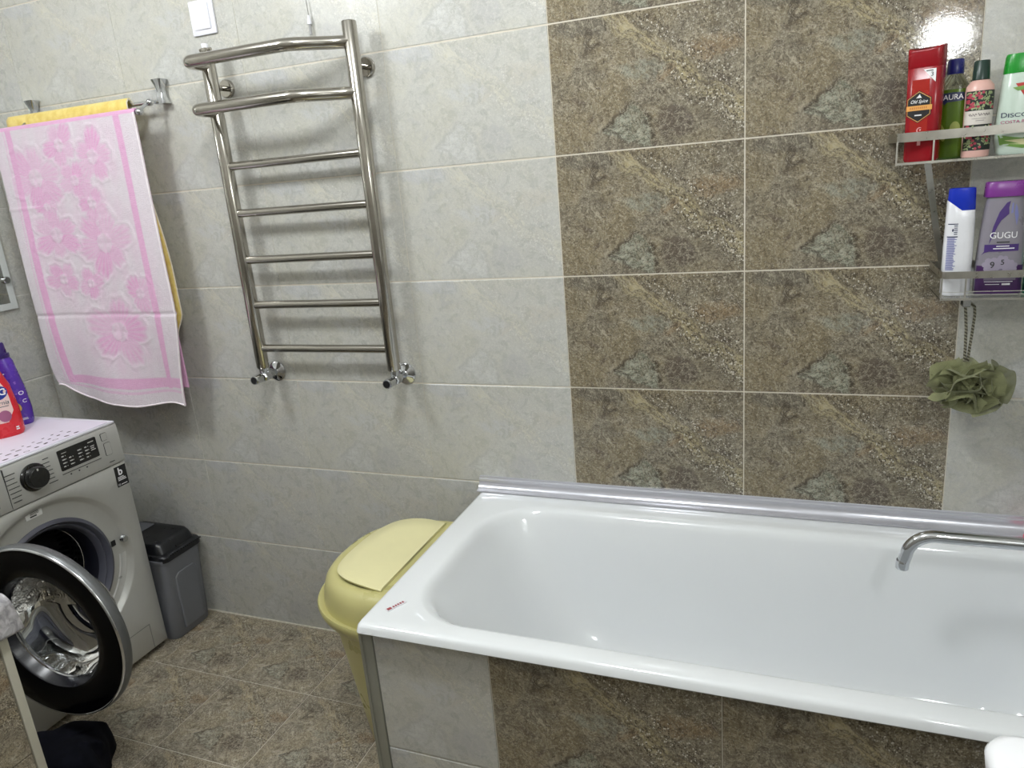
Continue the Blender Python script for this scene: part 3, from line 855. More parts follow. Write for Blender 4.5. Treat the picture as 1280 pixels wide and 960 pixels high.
dl([(0.1535, -0.030), (0.152, -0.036), (0.147, -0.070), (0.138, -0.098), (0.118, -0.116), (0.080, -0.124), (0.0, -0.126), (0.0, -0.1315), (0.082, -0.1295), (0.121, -0.121), (0.143, -0.101), (0.152, -0.070), (0.157, -0.036), (0.157, -0.030)]).build('window_bowl', M_DOORGLASS, door, sharp=70)
dl([(0.1505, -0.030), (0.1525, -0.027), (0.1555, -0.030)]).build('window_trim', M_CHROME, door, sharp=70)
hg = MB()
hg.b2((XF-0.018, -0.776, 0.400), (HX+0.01, -0.744, 0.480), 0.004)
hg.build('door_hinge', M_SILVERD, wm)
# mat on the top with a printed border
mat_ = MB(); mat_.b2((-1.955, -0.795, 0.8325), (XF-0.006, -0.232, 0.8345), 0.0008, 1)
mt = tag(mat_.build('cover_mat', plain('lilac_white_vinyl', (222, 216, 230), 0.5, var=0.03, scale=12)), 'lilac white vinyl mat with printed border on top of the washing machine', 'mat')
mp = MB()
rp = random.Random(5)
for k in range(15):
    yy = -0.78+k*0.032
    for row in range(3):
        xx = -1.496-row*0.030+rp.uniform(-0.004, 0.004)
        a = rp.uniform(-0.4, 0.4); L = rp.uniform(0.006, 0.013) if row < 2 else rp.uniform(0.004, 0.008)
        pts = [(L*math.cos(t)*(1 if math.cos(t) > 0 else 0.8), 0.0034*math.sin(t)*(1.5-row*0.3)) for t in [2*PI*q/10 for q in range(10)]]
        if row == 0 and k % 3 == 0:
            mp.loft([[(xx+0.006*math.cos(t), yy+0.009*math.sin(t), 0.8347) for t in [2*PI*q/14 for q in range(14)]], [(xx+0.004*math.cos(t), yy+0.007*math.sin(t), 0.8347) for t in [2*PI*q/14 for q in range(14)]]], False, False)
        else:
            c_, s_ = math.cos(a+PI/2), math.sin(a+PI/2)
            mp.add([(xx+u*c_-v*s_, yy+u*s_+v*c_, 0.8347) for u, v in pts], [tuple(range(10))])
mp.build('border_print', plain('dark_mauve_print', (64, 50, 62), 0.6), mt)

# ------------------------------------------------------------------ bottle kit
class Bottle:
    def __init__(s, name, label, cat, loc, rz, secs, group=None):
        s.root = thing(name, label, cat, loc, group, rz)
        s.loc = Vector(loc); s.secs = secs
    def prm(s, z):
        S_ = s.secs
        if z <= S_[0][0]: return S_[0][1:]
        for a, b in zip(S_, S_[1:]):
            if z <= b[0]:
                t = (z-a[0])/max(1e-9, b[0]-a[0])
                return tuple(a[i]+(b[i]-a[i])*t for i in (1, 2, 3))
        return S_[-1][1:]
    def mb(s):
        m = MB(); m.M = Matrix.Translation(s.loc); return m
    def loop(s, z, hx, hy, p, n=44):
        out = []
        for k in range(n):
            t = 2*PI*k/n; c, q = math.cos(t), math.sin(t)
            r = (abs(c)**p+abs(q)**p)**(-1/p)
            out.append((hx*r*c, hy*r*q, z))
        return out
    def solid(s, name, mat, secs, parent=None, sharp=45, cap0=True):
        return s.mb().loft([s.loop(*q) for q in secs], cap0, True).build(name, mat, parent or s.root, sharp)
    def fy(s, x, z):
        hx, hy, p = s.prm(z)
        t = min(0.999, abs(x)/hx)
        return -hy*(1-t**p)**(1/p)
    def put(s, mb, pts, fs, eps=0.0006):
        mb.add([(x, s.fy(x, z)-eps, z) for x, z in pts], fs)
    def rect(s, mb, x0, x1, z0, z1, nx=10, nz=3, eps=0.0005):
        pts = [(x0+(x1-x0)*i/nx, z0+(z1-z0)*j/nz) for j in range(nz+1) for i in range(nx+1)]
        s.put(mb, pts, [(j*(nx+1)+i, j*(nx+1)+i+1, (j+1)*(nx+1)+i+1, (j+1)*(nx+1)+i) for j in range(nz) for i in range(nx)], eps)
    def full(s, mb, z0, z1, f=0.97, nx=16, nz=4, eps=0.0005):
        pts = []
        for j in range(nz+1):
            z = z0+(z1-z0)*j/nz; hx = s.prm(z)[0]*f
            pts += [(hx*math.sin(PI/2*(-1+2*i/nx)), z) for i in range(nx+1)]
        s.put(mb, pts, [(j*(nx+1)+i, j*(nx+1)+i+1, (j+1)*(nx+1)+i+1, (j+1)*(nx+1)+i) for j in range(nz) for i in range(nx)], eps)
    def poly(s, mb, pts, eps=0.0006, rings=4, sub=4):
        cx = sum(p[0] for p in pts)/len(pts); cz = sum(p[1] for p in pts)/len(pts)
        b = []
        for a, c in zip(pts, pts[1:]+pts[:1]):
            b += [(a[0]+(c[0]-a[0])*k/sub, a[1]+(c[1]-a[1])*k/sub) for k in range(sub)]
        n = len(b)
        v = [(cx, cz)]
        for r in range(1, rings+1):
            v += [(cx+(x-cx)*r/rings, cz+(z-cz)*r/rings) for x, z in b]
        f = [(0, 1+k, 1+(k+1) % n) for k in range(n)]
        for r in range(rings-1):
            for k in range(n):
                f.append((1+r*n+k, 1+r*n+(k+1) % n, 1+(r+1)*n+(k+1) % n, 1+(r+1)*n+k))
        s.put(mb, v, f, eps)
    def disc(s, mb, cx, cz, rx, rz, eps=0.0006, n=16, rot=0.0):
        c_, s_ = math.cos(rot), math.sin(rot)
        s.poly(mb, [(cx+rx*math.cos(t)*c_-rz*math.sin(t)*s_, cz+rx*math.cos(t)*s_+rz*math.sin(t)*c_) for t in [2*PI*k/n for k in range(n)]], eps, 2, 1)
    def text(s, mb, string, cx, cz, size, bold=0.0, shear=0.0, width=None, eps=0.0009):
        vs_, fs_ = text2d(string, size, bold, shear, width)
        s.put(mb, [(x+cx, z+cz) for x, z in vs_], fs_, eps)
    def lines(s, mb, cx, z0, n, w_, pitch, h, eps=0.0009, rnd=3, left=False):
        r = random.Random(rnd)
        for k in range(n):
            ww = w_*r.uniform(0.7, 1.0)
            x0 = cx-w_/2 if left else cx-ww/2
            s.rect(mb, x0, x0+ww, z0-k*pitch-h, z0-k*pitch, 4, 1, eps)

# ------------------------------------------------------------------ detergents on the washer
secs = [(0.0, 0.040, 0.030, 2.6), (0.01, 0.044, 0.033, 2.6), (0.05, 0.046, 0.034, 2.6), (0.12, 0.041, 0.031, 2.5), (0.18, 0.032, 0.027, 2.3), (0.212, 0.028, 0.025, 2.2), (0.226, 0.020, 0.020, 2.0)]
pb = Bottle('fabric_softener_bottle', 'purple fabric softener bottle with fruit print behind the red bottle on the washing machine', 'bottle', (-1.800, -0.292, 0.8346), math.radians(48), secs)
pbo = pb.solid('body', M_PURPLE, secs)
pb.solid('cap', M_DPURPLE, [(0.224, 0.024, 0.024, 2.0), (0.236, 0.024, 0.024, 2.0), (0.238, 0.018, 0.018, 2.0), (0.268, 0.016, 0.016, 2.0), (0.272, 0.013, 0.013, 2.0)])
m = pb.mb(); pb.disc(m, 0.012, 0.062, 0.010, 0.015, rot=0.3); pb.disc(m, 0.000, 0.078, 0.011, 0.007, rot=0.3); m.build('fruit_print', M_YPR, pbo)
m = pb.mb(); pb.disc(m, 0.000, 0.067, 0.006, 0.008, 0.0009); pb.lines(m, 0.022, 0.024, 2, 0.024, 0.004, 0.0022); pb.text(m, 'O', 0.030, 0.105, 0.018, 0.01); pb.text(m, 'C', 0.034, 0.078, 0.016, 0.01); pb.rect(m, -0.014, 0.0, 0.173, 0.176); m.build('white_print', M_WHITEP, pbo)
m = pb.mb()
rp = random.Random(11)
for k in range(24): pb.disc(m, rp.uniform(-0.012, 0.022), rp.uniform(0.095, 0.15), rp.uniform(0.002, 0.005), rp.uniform(0.0015, 0.003), n=8, rot=rp.uniform(0, 3))
m.build('flower_print', plain('lilac_print', (134, 92, 190), 0.5), pbo)

secs = [(0.0, 0.050, 0.032, 2.8), (0.008, 0.054, 0.035, 2.8), (0.06, 0.054, 0.035, 2.7), (0.12, 0.047, 0.031, 2.5), (0.16, 0.034, 0.026, 2.3), (0.185, 0.024, 0.022, 2.1), (0.20, 0.018, 0.018, 2.0)]
rb = Bottle('detergent_bottle', 'red detergent bottle with white label and blue oval on the washing machine', 'bottle', (-1.741, -0.400, 0.8346), math.radians(57), secs)
rb.root.scale = (1.3, 1.3, 1.3)
rbo = rb.solid('body', M_DETRED, secs)
rb.solid('cap', M_DETRED, [(0.198, 0.021, 0.021, 2.0), (0.232, 0.019, 0.019, 2.0), (0.236, 0.015, 0.015, 2.0)])
m = rb.mb(); rb.poly(m, [(-0.036, 0.062), (-0.030, 0.036), (0.026, 0.036), (0.041, 0.062), (0.038, 0.110), (0.024, 0.145), (-0.006, 0.158), (-0.026, 0.14)], rings=6)
lb = m.build('label_print', M_DETPINK, rbo)
m = rb.mb(); rb.disc(m, 0.0165, 0.108, 0.023, 0.017, 0.0010, rot=0.12); m.build('label_badge', plain('blue_print', (24, 48, 140), 0.4), lb)
m = rb.mb(); rb.text(m, 'C', 0.0280, 0.109, 0.021, 0.02, eps=0.0016); rb.lines(m, 0.040, 0.022, 2, 0.008, 0.005, 0.003, 0.0016); m.build('lettering', M_WHITEP, lb)
m = rb.mb(); rb.text(m, 'ornia', 0.0225, 0.084, 0.014, 0.002, 0.2, 0.027, 0.0012); rb.rect(m, 0.008, 0.034, 0.0745, 0.076, eps=0.0012); m.build('script_lettering', plain('dark_teal_print', (40, 70, 84), 0.5), lb)
m = rb.mb(); rb.disc(m, 0.022, 0.052, 0.013, 0.014, 0.0012); rb.disc(m, -0.014, 0.046, 0.010, 0.012, 0.0012); m.build('flower_print', plain('mauve_print', (150, 86, 120), 0.5), lb)

# ------------------------------------------------------------------ heated towel rail
rail = thing('heated_towel_rail', 'polished steel ladder heated towel rail with two bowed top bars on the back wall', 'towel rail', (-0.735, -0.03, 0.948))
PXL, PXR, PD = -0.967, -0.502, -0.062
for X, ztop in ((PXL, 1.868), (PXR, 1.890)):
    p_ = MB(); p_.lathe([(0.0, 0.975), (0.0165, 0.975), (0.0192, 0.979), (0.0192, ztop-0.002), (0.0178, ztop), (0.0, ztop)], 28, (X, PD, 0))
    p_.build('post', M_STEEL, rail, sharp=40)
for z in (1.573, 1.441, 1.306, 1.172, 1.038):
    MB().tube([(PXL+0.012, PD, z), (PXR-0.012, PD, z)], 0.0118, 18).build('bar', M_STEEL, rail)
    # small weld beads
for z in (1.843, 1.722):
    D0, D1, R = PD, -0.150, 0.062
    path = [(PXL, D0+0.008, z), (PXL, D1+0.030, z)]
    path += [(PXL+0.030*(1-math.cos(a)), D1+0.030*(1-math.sin(a)), z) for a in [PI/2*k/8 for k in range(1, 9)]]
    x1 = PXR
    path += [(x1-0.155, D1, z)]
    for k in range(1, 13):          # long sweep back to the right post
        t = k/12
        path.append((x1-0.155+0.155*t, D1+(D0-D1)*(t*t*(3-2*t))*0.96, z))
    MB().tube(path, 0.0160, 20).build('bowed_bar', M_STEEL, rail, sharp=50)
for X in (PXL, PXR):
    pk = MB()
    pk.lathe([(0.0, 0.0125), (0.022, 0.012), (0.0245, 0.009), (0.0248, 0.0)], 36, (X, 0.0, 1.787), (0, -1, 0))
    pk.tube([(X, -0.010, 1.787), (X, PD+0.012, 1.787)], 0.0075, 14)
    wf = pk.build('wall_fixing', M_STEEL, rail)
    MB().b2((X-0.021, -0.0132, 1.7862), (X+0.021, -0.0120, 1.7886)).build('fixing_slot', M_DARK_IN, wf)
for X in (PXL, PXR):
    v_ = MB()
    v_.lathe([(0.0, 0.013), (0.010, 0.013), (0.0125, 0.010), (0.026, 0.007), (0.0315, 0.003), (0.032, 0.0)], 40, (X, 0.0, 0.948), (0, -1, 0))
    fl_ = v_.build('flange', M_CHROME, rail, sharp=40)
    vb = MB(); vb.tube([(X, -0.008, 0.948), (X, -0.046, 0.948)], 0.0105, 18).lathe([(0.0, -0.018), (0.0135, -0.018), (0.016, -0.014), (0.016, 0.010), (0.0125, 0.014)], 8, (X, PD+0.002, 0.948), (0, -1, 0)).tube([(X, PD, 0.95), (X, PD, 0.963), (X, PD, 0.976)], [0.0125, 0.0125, 0.013], 8)
    vo = vb.build('valve_body', M_CHROME, rail, sharp=25)
    kn = MB().lathe([(0.010, 0.0), (0.0125, 0.002), (0.0145, 0.006), (0.0145, 0.034), (0.0130, 0.037), (0.011, 0.037)], 10, (X, PD-0.014, 0.948), (0, -1, 0))
    ko = kn.build('valve_knob', M_CHROME, vo, sharp=25)
    MB().lathe([(0.0115, 0.034), (0.0105, 0.0375), (0.0, 0.0375)], 16, (X, PD-0.014, 0.948), (0, -1, 0)).build('knob_cap', M_BLACKP, vo)
vt = MB().lathe([(0.0135, 0.0), (0.0135, 0.010), (0.011, 0.012), (0.011, 0.020), (0.0, 0.021)], 6, (PXL, PD, 1.868)).tube([(PXL-0.019, PD, 1.884), (PXL+0.019, PD, 1.884)], 0.0045, 10)
vto = vt.build('air_vent', M_STEEL, rail, sharp=25)
MB().lathe([(0.0095, 0.0), (0.0095, 0.012), (0.0, 0.013)], 14, (PXL, PD, 1.887)).build('vent_cap', M_WPLAST, vto)

# thin cord with white plug above the rail
cd = thing('hanging_cord', 'thin grey cord with small white plug hanging above the towel rail', 'cord', (-0.655, -0.008, 1.89))
MB().tube([(-0.659, -0.006, 2.40), (-0.6585, -0.006, 2.1), (-0.6565, -0.007, 1.98), (-0.655, -0.008, 1.93)], 0.0011, 8).build('cord', plain('grey_cord', (150, 148, 144), 0.6), cd)
MB().lathe([(0.0, 0.022), (0.0028, 0.022), (0.0036, 0.014), (0.0058, 0.004), (0.0058, 0.0), (0.0, 0.0)], 14, (-0.655, -0.008, 1.911)).build('plug', M_WPLAST, cd)
MB().tube([(-0.655, -0.008, 1.912), (-0.655, -0.008, 1.886)], 0.0036, 12).build('plug_tip', plain('mid_grey_plastic', (150, 150, 150), 0.4), cd)

# light switch
sw = thing('light_switch', 'white square light switch on the back wall above the towel rail', 'switch', (-1.007, 0.0, 1.979))
MB().b2((-1.049, -0.008, 1.934), (-0.965, 0.0, 2.024), 0.003).build('plate', M_WPLAST, sw)
rk = MB(); rk.loft([[(-1.036, y0, z), (-0.978, y1, z), (-0.978, -0.004, z), (-1.036, -0.004, z)] for z, y0, y1 in ((1.948, -0.0095, -0.0125), (1.951, -0.0105, -0.0135), (2.012, -0.0100, -0.0130), (2.014, -0.009, -0.012))])
rk.build('rocker', M_WPLAST, sw, sharp=20)

# ------------------------------------------------------------------ towel bar and towels
tb = thing('towel_bar', 'chrome double towel bar on two waisted wall brackets', 'towel bar', (-1.465, 0.0, 1.77))
for X in (-1.197, -1.738):
    ll = []
    for z, hx, hy in ((1.771, 0.0195, 0.018), (1.774, 0.0185, 0.017), (1.785, 0.0135, 0.013), (1.805, 0.0095, 0.010), (1.822, 0.0125, 0.013), (1.836, 0.0180, 0.017), (1.839, 0.0185, 0.0175)):
        ll.append(rrect(X-hx, X+hx, -0.018-hy+0.001, -0.018+hy, min(hx, hy)*0.35, z, 3))
    br = MB().loft(ll).build('bracket', M_CHROME, tb, sharp=30)
    MB().tube([(X, -0.018, 1.779), (X-math.copysign(0.010, X+1.46), -0.036, 1.776), (X-math.copysign(0.020, X+1.46), -0.052, 1.775)], 0.0055, 10).tube([(X-math.copysign(0.020, X+1.46), -0.052, 1.775), (X-math.copysign(0.020, X+1.46), -0.074, 1.764), (X-math.copysign(0.020, X+1.46), -0.098, 1.748)], 0.005, 10).build('bracket_arm', M_CHROME, br)
for d, z in ((-0.054, 1.775), (-0.100, 1.747)):
    b_ = MB().tube([(-1.735, d, z), (-1.20, d, z)], 0.0058, 14)
    for X in (-1.212, -1.722):
        s_ = 0.0105
        b_.lathe([(s_*math.sin(PI*k/10), s_*math.cos(PI*k/10)) for k in range(11)], 16, (X, d, z), (1, 0, 0))
    b_.build('rod', M_CHROME, tb)

def sheet(nu, nv, f, thick):
    """draped sheet with thickness: f(u, v) -> (x, y, z); grid plus offset back layer"""
    P = np.array([[f(i/nu, j/nv) for i in range(nu+1)] for j in range(nv+1)], float)
    du = np.gradient(P, axis=1); dv = np.gradient(P, axis=0)
    N = np.cross(du, dv); N /= np.linalg.norm(N, axis=2, keepdims=True)+1e-12
    Q = P+N*thick
    W_ = nu+1
    vs_ = [tuple(p) for p in P.reshape(-1, 3)]+[tuple(p) for p in Q.reshape(-1, 3)]
    K = W_*(nv+1)
    fs_ = []
    for j in range(nv):
        for i in range(nu):
            a = j*W_+i
            fs_.append((a, a+1, a+1+W_, a+W_)); fs_.append((K+a, K+a+W_, K+a+1+W_, K+a+1))
    for i in range(nu):
        fs_.append((i, K+i, K+i+1, i+1)); a = nv*W_+i; fs_.append((a, a+1, K+a+1, K+a))
    for j in range(nv):
        a = j*W_; fs_.append((a, a+W_, K+a+W_, K+a)); a = j*W_+nu; fs_.append((a, K+a, K+a+W_, a+W_))
    return vs_, fs_, K

# flowers and stripes of the pink towel, in towel coordinates (u right, v down the front flap, aspect-corrected)
FLOW = [(0.25, 0.17, 0.20, 0.3, 6), (0.47, 0.07, 0.13, 0.8, 5), (0.68, 0.12, 0.15, 0.1, 5), (0.52, 0.19, 0.12, 1.0, 5), (0.30, 0.37, 0.17, 0.5, 6), (0.62, 0.41, 0.21, 0.2, 6), (0.60, 0.27, 0.12, 0.7, 5), (0.27, 0.53, 0.12, 0.9, 5), (0.58, 0.73, 0.23, 0.15, 5), (0.46, 0.55, 0.10, 0.3, 4), (0.80, 0.59, 0.12, 0.4, 3), (0.28, 0.27, 0.09, 1.4, 4)]
ASP = 0.89/0.585
def flower(u, v):
    best = 0.0; rel = 0.0
    for q, (cu, cv, R, ph, n) in enumerate(FLOW):
        dx, dy = u-cu, (v-cv)*ASP
        r = math.hypot(dx, dy)/R
        if r > 1.1: continue
        a = math.atan2(dy, dx)+ph
        w_ = 1+0.10*math.sin(2*a+q*1.7)+0.07*math.sin(3*a+q*2.9)+0.035*math.sin(17*a+q)
        pet = (0.55+0.40*abs(math.cos(a*n/2))**0.55)*w_
        t = (pet-r)/0.22
        k = max(0.0, min(1.0, t))**0.7
        pi_ = int(((a*n/(2*PI)+0.5) % n))
        tone = 0.64+0.34*((pi_*7+q*3) % 5)/4
        vein = 0.80+0.20*math.sin(a*n*6)
        k *= tone*vein
        if r < 0.24: k *= 0.45
        best = max(best, k)
        e = math.exp(-((pet-r)/0.06)**2)
        rel = max(rel, 0.5*min(1, max(0, t))+0.8*e+(0.9*abs(math.sin(12*dx/R)*math.sin(12*dy/R)) if r < 0.26 else 0))
    return best, rel
def towel_print(u, v):
    f, _ = flower(u, v)
    s = 0.0
    if 0.865 < u < 0.905 and v < 0.945: s = 1.0
    if 0.10 < u < 0.145 and v < 0.945: s = 1.0
    if 0.082 < u < 0.09 and v < 0.945: s = 0.6
    if 0.905 < v < 0.938 and 0.10 < u < 1.0: s = 0.95
    if 0.949 < v < 0.957: s = 0.6
    wash = 0.0
    for cu, cv, R, ph, n in FLOW:
        q = (((u-cu)/(R*1.25))**2+((v-cv)*ASP/(R*1.25))**2)
        wash = max(wash, 0.42*math.exp(-q))
    wash *= 0.6+0.4*math.sin(u*23+v*31)*math.sin(u*41-v*17)
    return max(s*0.85, f, wash)
XA, XB, ZB = -1.832, -1.222, 1.747
FL, BL = 0.885, 0.835            # front and back flap lengths
TOTAL = FL+BL+0.036
def smoothstep(a, b, x):
    t = max(0.0, min(1.0, (x-a)/(b-a))); return t*t*(3-2*t)
def drape(u, s, xa, xb, zb, yb, fl, bl, rr, fold, corner):
    """s: length along from front hem (0) over the rod to back hem"""
    x = xa+(xb-xa)*u
    if s < fl:
        h = fl-s                      # distance below the rod top
        k = smoothstep(0.02, 0.5, h)
        y = yb-rr-fold*k*(0.55*math.sin(u*7.5+0.8)+0.3*math.sin(u*15+h*3.0))-0.012*k*math.exp(-((u-0.10)/0.07)**2)
        y += corner*0.02*smoothstep(0.6, 0.9, h)*math.sin(u*9)
        z = zb-h+0.010*math.sin(u*8+1.0)*smoothstep(0.75, 0.9, h)-0.012*smoothstep(0.75, 0.9, h)*smoothstep(0.45, 0.65, u)
        x -= corner*(0.05*smoothstep(0.55, 0.9, h)*smoothstep(0.7, 1.0, u)-0.012*smoothstep(0.5, 0.9, h)*smoothstep(0.3, 0, u)*0)
        if corner: z += 0.050*smoothstep(0.80, 0.9, h)*smoothstep(0.22, 0.0, u); x += 0.022*smoothstep(0.72, 0.9, h)*smoothstep(0.2, 0.0, u)
        return x, y, z
    if s < fl+PI*rr:
        a = (s-fl)/rr
        return x, yb-rr*math.cos(a), zb+rr*math.sin(a)
    h = s-fl-PI*rr
    k = smoothstep(0.02, 0.4, h)
    return x-corner*0.034*smoothstep(0.3, 1.0, u), yb+rr+fold*0.35*k*math.sin(u*6+2.0), zb-h
RR = 0.0115
def fpink(u, t):
    s = t*(FL+BL+PI*RR)
    x, y, z = drape(u, s, XA, XB, ZB, -0.100, FL, BL, RR, 0.008, 1)
    if s < FL:
        v = 1-s/FL
        _, rel = flower(u, v)
        y -= 0.0024*rel+0.0003*math.sin(u*157+v*40)*math.sin(v*231-u*25)
        y += 0.0035*math.exp(-((v-0.665)/0.006)**2)
        y -= 0.0028*math.exp(-((v-0.27)/0.004)**2)*smoothstep(0.4, 0.1, u)
    return x, y, z
NU, NV = 150, 440
vs_, fs_, K = sheet(NU, NV, fpink, -0.0045)
tm = MB(); tm.v = vs_; tm.f = fs_; tm.fm = [0]*len(fs_)
pt = thing('pink_towel', 'pink and white terry towel with embossed flowers, hanging over the front rod', 'towel', (-1.53, -0.10, 1.747))
po = tm.build('towel_cloth', M_TOWEL, pt, sharp=180, weld=False)
at = po.data.attributes.new('print', 'FLOAT', 'POINT')
vals = np.zeros(len(vs_), np.float32)
LT = FL+BL+PI*RR
for j in range(NV+1):
    s = j/NV*LT
    for i in range(NU+1):
        u = i/NU
        if s < FL: p_ = towel_print(u, 1-s/FL)
        else: p_ = 0.9
        q_ = j*(NU+1)+i
        vals[q_] = p_; vals[K+q_] = 0.85
at.data.foreach_set('value', vals)
hem = MB()
hem.tube([fpink(0.998, t) for t in [k/120*(FL/LT) for k in range(121)]], 0.0032, 6)
hem.tube([fpink(u, 0.0008) for u in [k/60 for k in range(61)]], 0.0030, 6)
hem.build('hem', cloth('white_hem', (236, 228, 232), (226, 216, 222), 0.4), pt)

FL2, BL2 = 0.70, 0.66
def fyel(u, t):
    s = t*(FL2+BL2+PI*0.0165)
    x, y, z = drape(u, s, -1.800, -1.262, 1.776, -0.054, FL2, BL2, 0.0165, 0.002, 0)
    h = max(0, 1.775-z)
    x += (0.044*smoothstep(0.1, 0.5, h)-0.022)*smoothstep(0.5, 1.0, u)-0.035*smoothstep(0.62, 0.70, h)*smoothstep(0.85, 1.0, u)
    if s > FL2: x -= 0.045*smoothstep(0.4, 1.0, u)*smoothstep(FL2, FL2+0.12, s)
    return x, y, z
vs_, fs_, K = sheet(40, 120, fyel, 0.004)
tm = MB(); tm.v = vs_; tm.f = fs_; tm.fm = [0]*len(fs_)
yt = thing('yellow_towel', 'yellow terry towel over the rear rod, mostly behind the pink towel', 'towel', (-1.53, -0.054, 1.775))
tm.build('towel_cloth', M_YTOWEL, yt, sharp=180)
hem = MB()
hem.tube([fyel(0.998, t) for t in [k/100 for k in range(101)]], 0.0030, 6)
hem.build('hem', cloth('pale_hem', (226, 216, 196), (214, 204, 180), 0.4), yt)

# ------------------------------------------------------------------ wall mirror
mi = thing('wall_mirror', 'frameless wall mirror with frosted border and round chrome clip on the left wall', 'mirror', (XL, -0.36, 1.55))
my0, my1, mz0, mz1 = -0.66, -0.064, 1.178, 1.95
MB().b2((XL+0.004, my0, mz0), (XL+0.009, my1, mz1)).build('glass', M_MIRROR, mi)
fb = MB()
for lo, hi in (((my0, mz0), (my1, mz0+0.022)), ((my0, mz1-0.022), (my1, mz1)), ((my0, mz0+0.022), (my0+0.022, mz1-0.022)), ((my1-0.022, mz0+0.022), (my1, mz1-0.022))):
    fb.b2((XL+0.0085, lo[0], lo[1]), (XL+0.0100, hi[0], hi[1]))
fb.build('frosted_border', M_FROST, mi)
for (cy, cz) in ((my1-0.018, 1.279), (my1-0.018, 1.85), (my0+0.018, 1.279), (my0+0.018, 1.85)):
    MB().lathe([(0.0, 0.012), (0.010, 0.0115), (0.0125, 0.008), (0.0125, 0.0), ], 24, (XL+0.008, cy, cz), (1, 0, 0)).build('clip', M_CHROME, mi)

# ------------------------------------------------------------------ two-tier bottle shelf
sh = thing('bath_shelf', 'two-tier steel and glass bottle shelf on the back wall above the bathtub', 'shelf', (0.95, -0.08, 1.30))
TIERS = ((0.742, 1.12, -0.158, 1.4425, 1.481, 1.498), (0.836, 1.12, -0.158, 1.1745, 1.2135, 1.2275))
for (x0, x1, yf, zf, zr0, zr1) in TIERS:
    MB().b2((x0, yf, zf-0.0035), (x1, -0.002, zf)).build('glass_plate', M_GLASS, sh)
    r_ = MB()
    r_.loft([[(x, y, z) for x, y in ((x0, -0.004), (x0, yf+0.012), (x0+0.0015, yf+0.006), (x0+0.006, yf+0.0015), (x0+0.012, yf), (x1, yf), (x1, yf+0.002), (x0+0.0125, yf+0.002), (x0+0.007, yf+0.0035), (x0+0.0035, yf+0.007), (x0+0.002, yf+0.012), (x0+0.002, -0.004))] for z in (zr0, zr1)])
    r_.build('rail', M_BRUSH, sh, sharp=30)
    r_ = MB()
    for xx in (x0+0.0015, x0+0.064 if zf > 1.4 else x0+0.043):
        r_.b2((xx-0.0014, yf+0.0002, zf-0.005), (xx+0.0014, yf+0.003, zr0+0.002))
    r_.build('upright', M_BRUSH, sh)
    MB().b2((x0, -0.004, zr0), (x1, 0.0, zr1)).build('wall_strip', M_BRUSH, sh)
    MB().b2((x0, yf-0.0012, zf-0.0040), (x1, yf, zf+0.0004)).build('edge_strip', M_BRUSH, sh)
    if zf < 1.4:
        r_ = MB()
        for zz in (1.181, 1.1875):
            r_.tube([(x0+0.043, yf+0.001, zz), (x1, yf+0.001, zz)], 0.0009, 6)
        r_.build('thin_rod', M_BRUSH, sh)
for dx in (0.0,):
    bc = MB()
    w2 = 0.0062
    a_, b_ = Vector((0.803, -0.120, 1.4375)), Vector((0.842, -0.006, 1.300))
    for p_, q_ in ((a_, b_), (b_, Vector((0.866, -0.004, 1.190)))):
        t_ = (q_-p_).normalized(); s_ = Vector((1, 0, 0)); n_ = t_.cross(s_).normalized()
        bc.loft([[tuple(pp+s_*w2+n_*0.001), tuple(pp-s_*w2+n_*0.001), tuple(pp-s_*w2-n_*0.001), tuple(pp+s_*w2-n_*0.001)] for pp in (p_, q_)])
    bc.build('brace', M_BRUSH, sh, sharp=20)
hk = MB()
hk.b2((0.884, -0.120, 1.150), (0.898, -0.117, 1.1700), 0.0006, 1)
hk.b2((0.884, -0.1195, 1.149), (0.898, -0.092, 1.1515), 0.0006, 1)
hk.b2((0.884, -0.094, 1.149), (0.898, -0.0915, 1.158), 0.0006, 1)
hk.build('hook', M_CHROME, sh)

ZT, ZL = 1.4430, 1.1750
YB = -0.108
# red shower gel
secs = [(0.0, 0.0275, 0.017, 4.5), (0.004, 0.0295, 0.019, 4.5), (0.10, 0.0300, 0.0195, 4.2), (0.172, 0.0308, 0.0200, 4.0), (0.206, 0.0312, 0.0205, 4.0)]
B = Bottle('shower_gel_bottle', 'tall crimson shower gel bottle with black hexagon badge, leftmost on the upper shelf', 'bottle', (0.790, YB-0.014, ZT), math.radians(-24), secs)
bo = B.solid('body', M_RED, [(0.0, 0.0275, 0.017, 4.5), (0.004, 0.0295, 0.019, 4.5), (0.10, 0.0300, 0.0195, 4.2), (0.1705, 0.0308, 0.0200, 4.0), (0.1715, 0.0300, 0.0192, 4.0)])
cpv = B.mb()
cl = [B.loop(*q) for q in ((0.1715, 0.0305, 0.0197, 4.0), (0.1725, 0.0310, 0.0203, 4.0), (0.2000, 0.0313, 0.0205, 4.0))]
def dip(z0, k=1.0):
    return [(x*k, y*k, z0+0.004*(x/0.031)**2+0.0025*(y/0.02)) for x, y, z in B.loop(0.2, 0.0313, 0.0205, 4.0)]
cl += [dip(0.2035), dip(0.2050, 0.93), dip(0.2035, 0.82)]
cpv.loft(cl); cpo = cpv.build('cap', M_RED, B.root, sharp=50)
cpv = B.mb(); cpv.loft([[(x*0.80, y*0.72-0.001, z+0.0003) for x, y, z in dip(0.2036, 0.98)]], True, False); cpv.build('cap_recess', plain('dark_red_plastic', (96, 14, 26), 0.3), cpo)
m = B.mb()
B.rect(m, -0.018, 0.013, 0.046, 0.150, 12, 6, 0.0004); m.build('foil_panel', M_REDMID, bo)
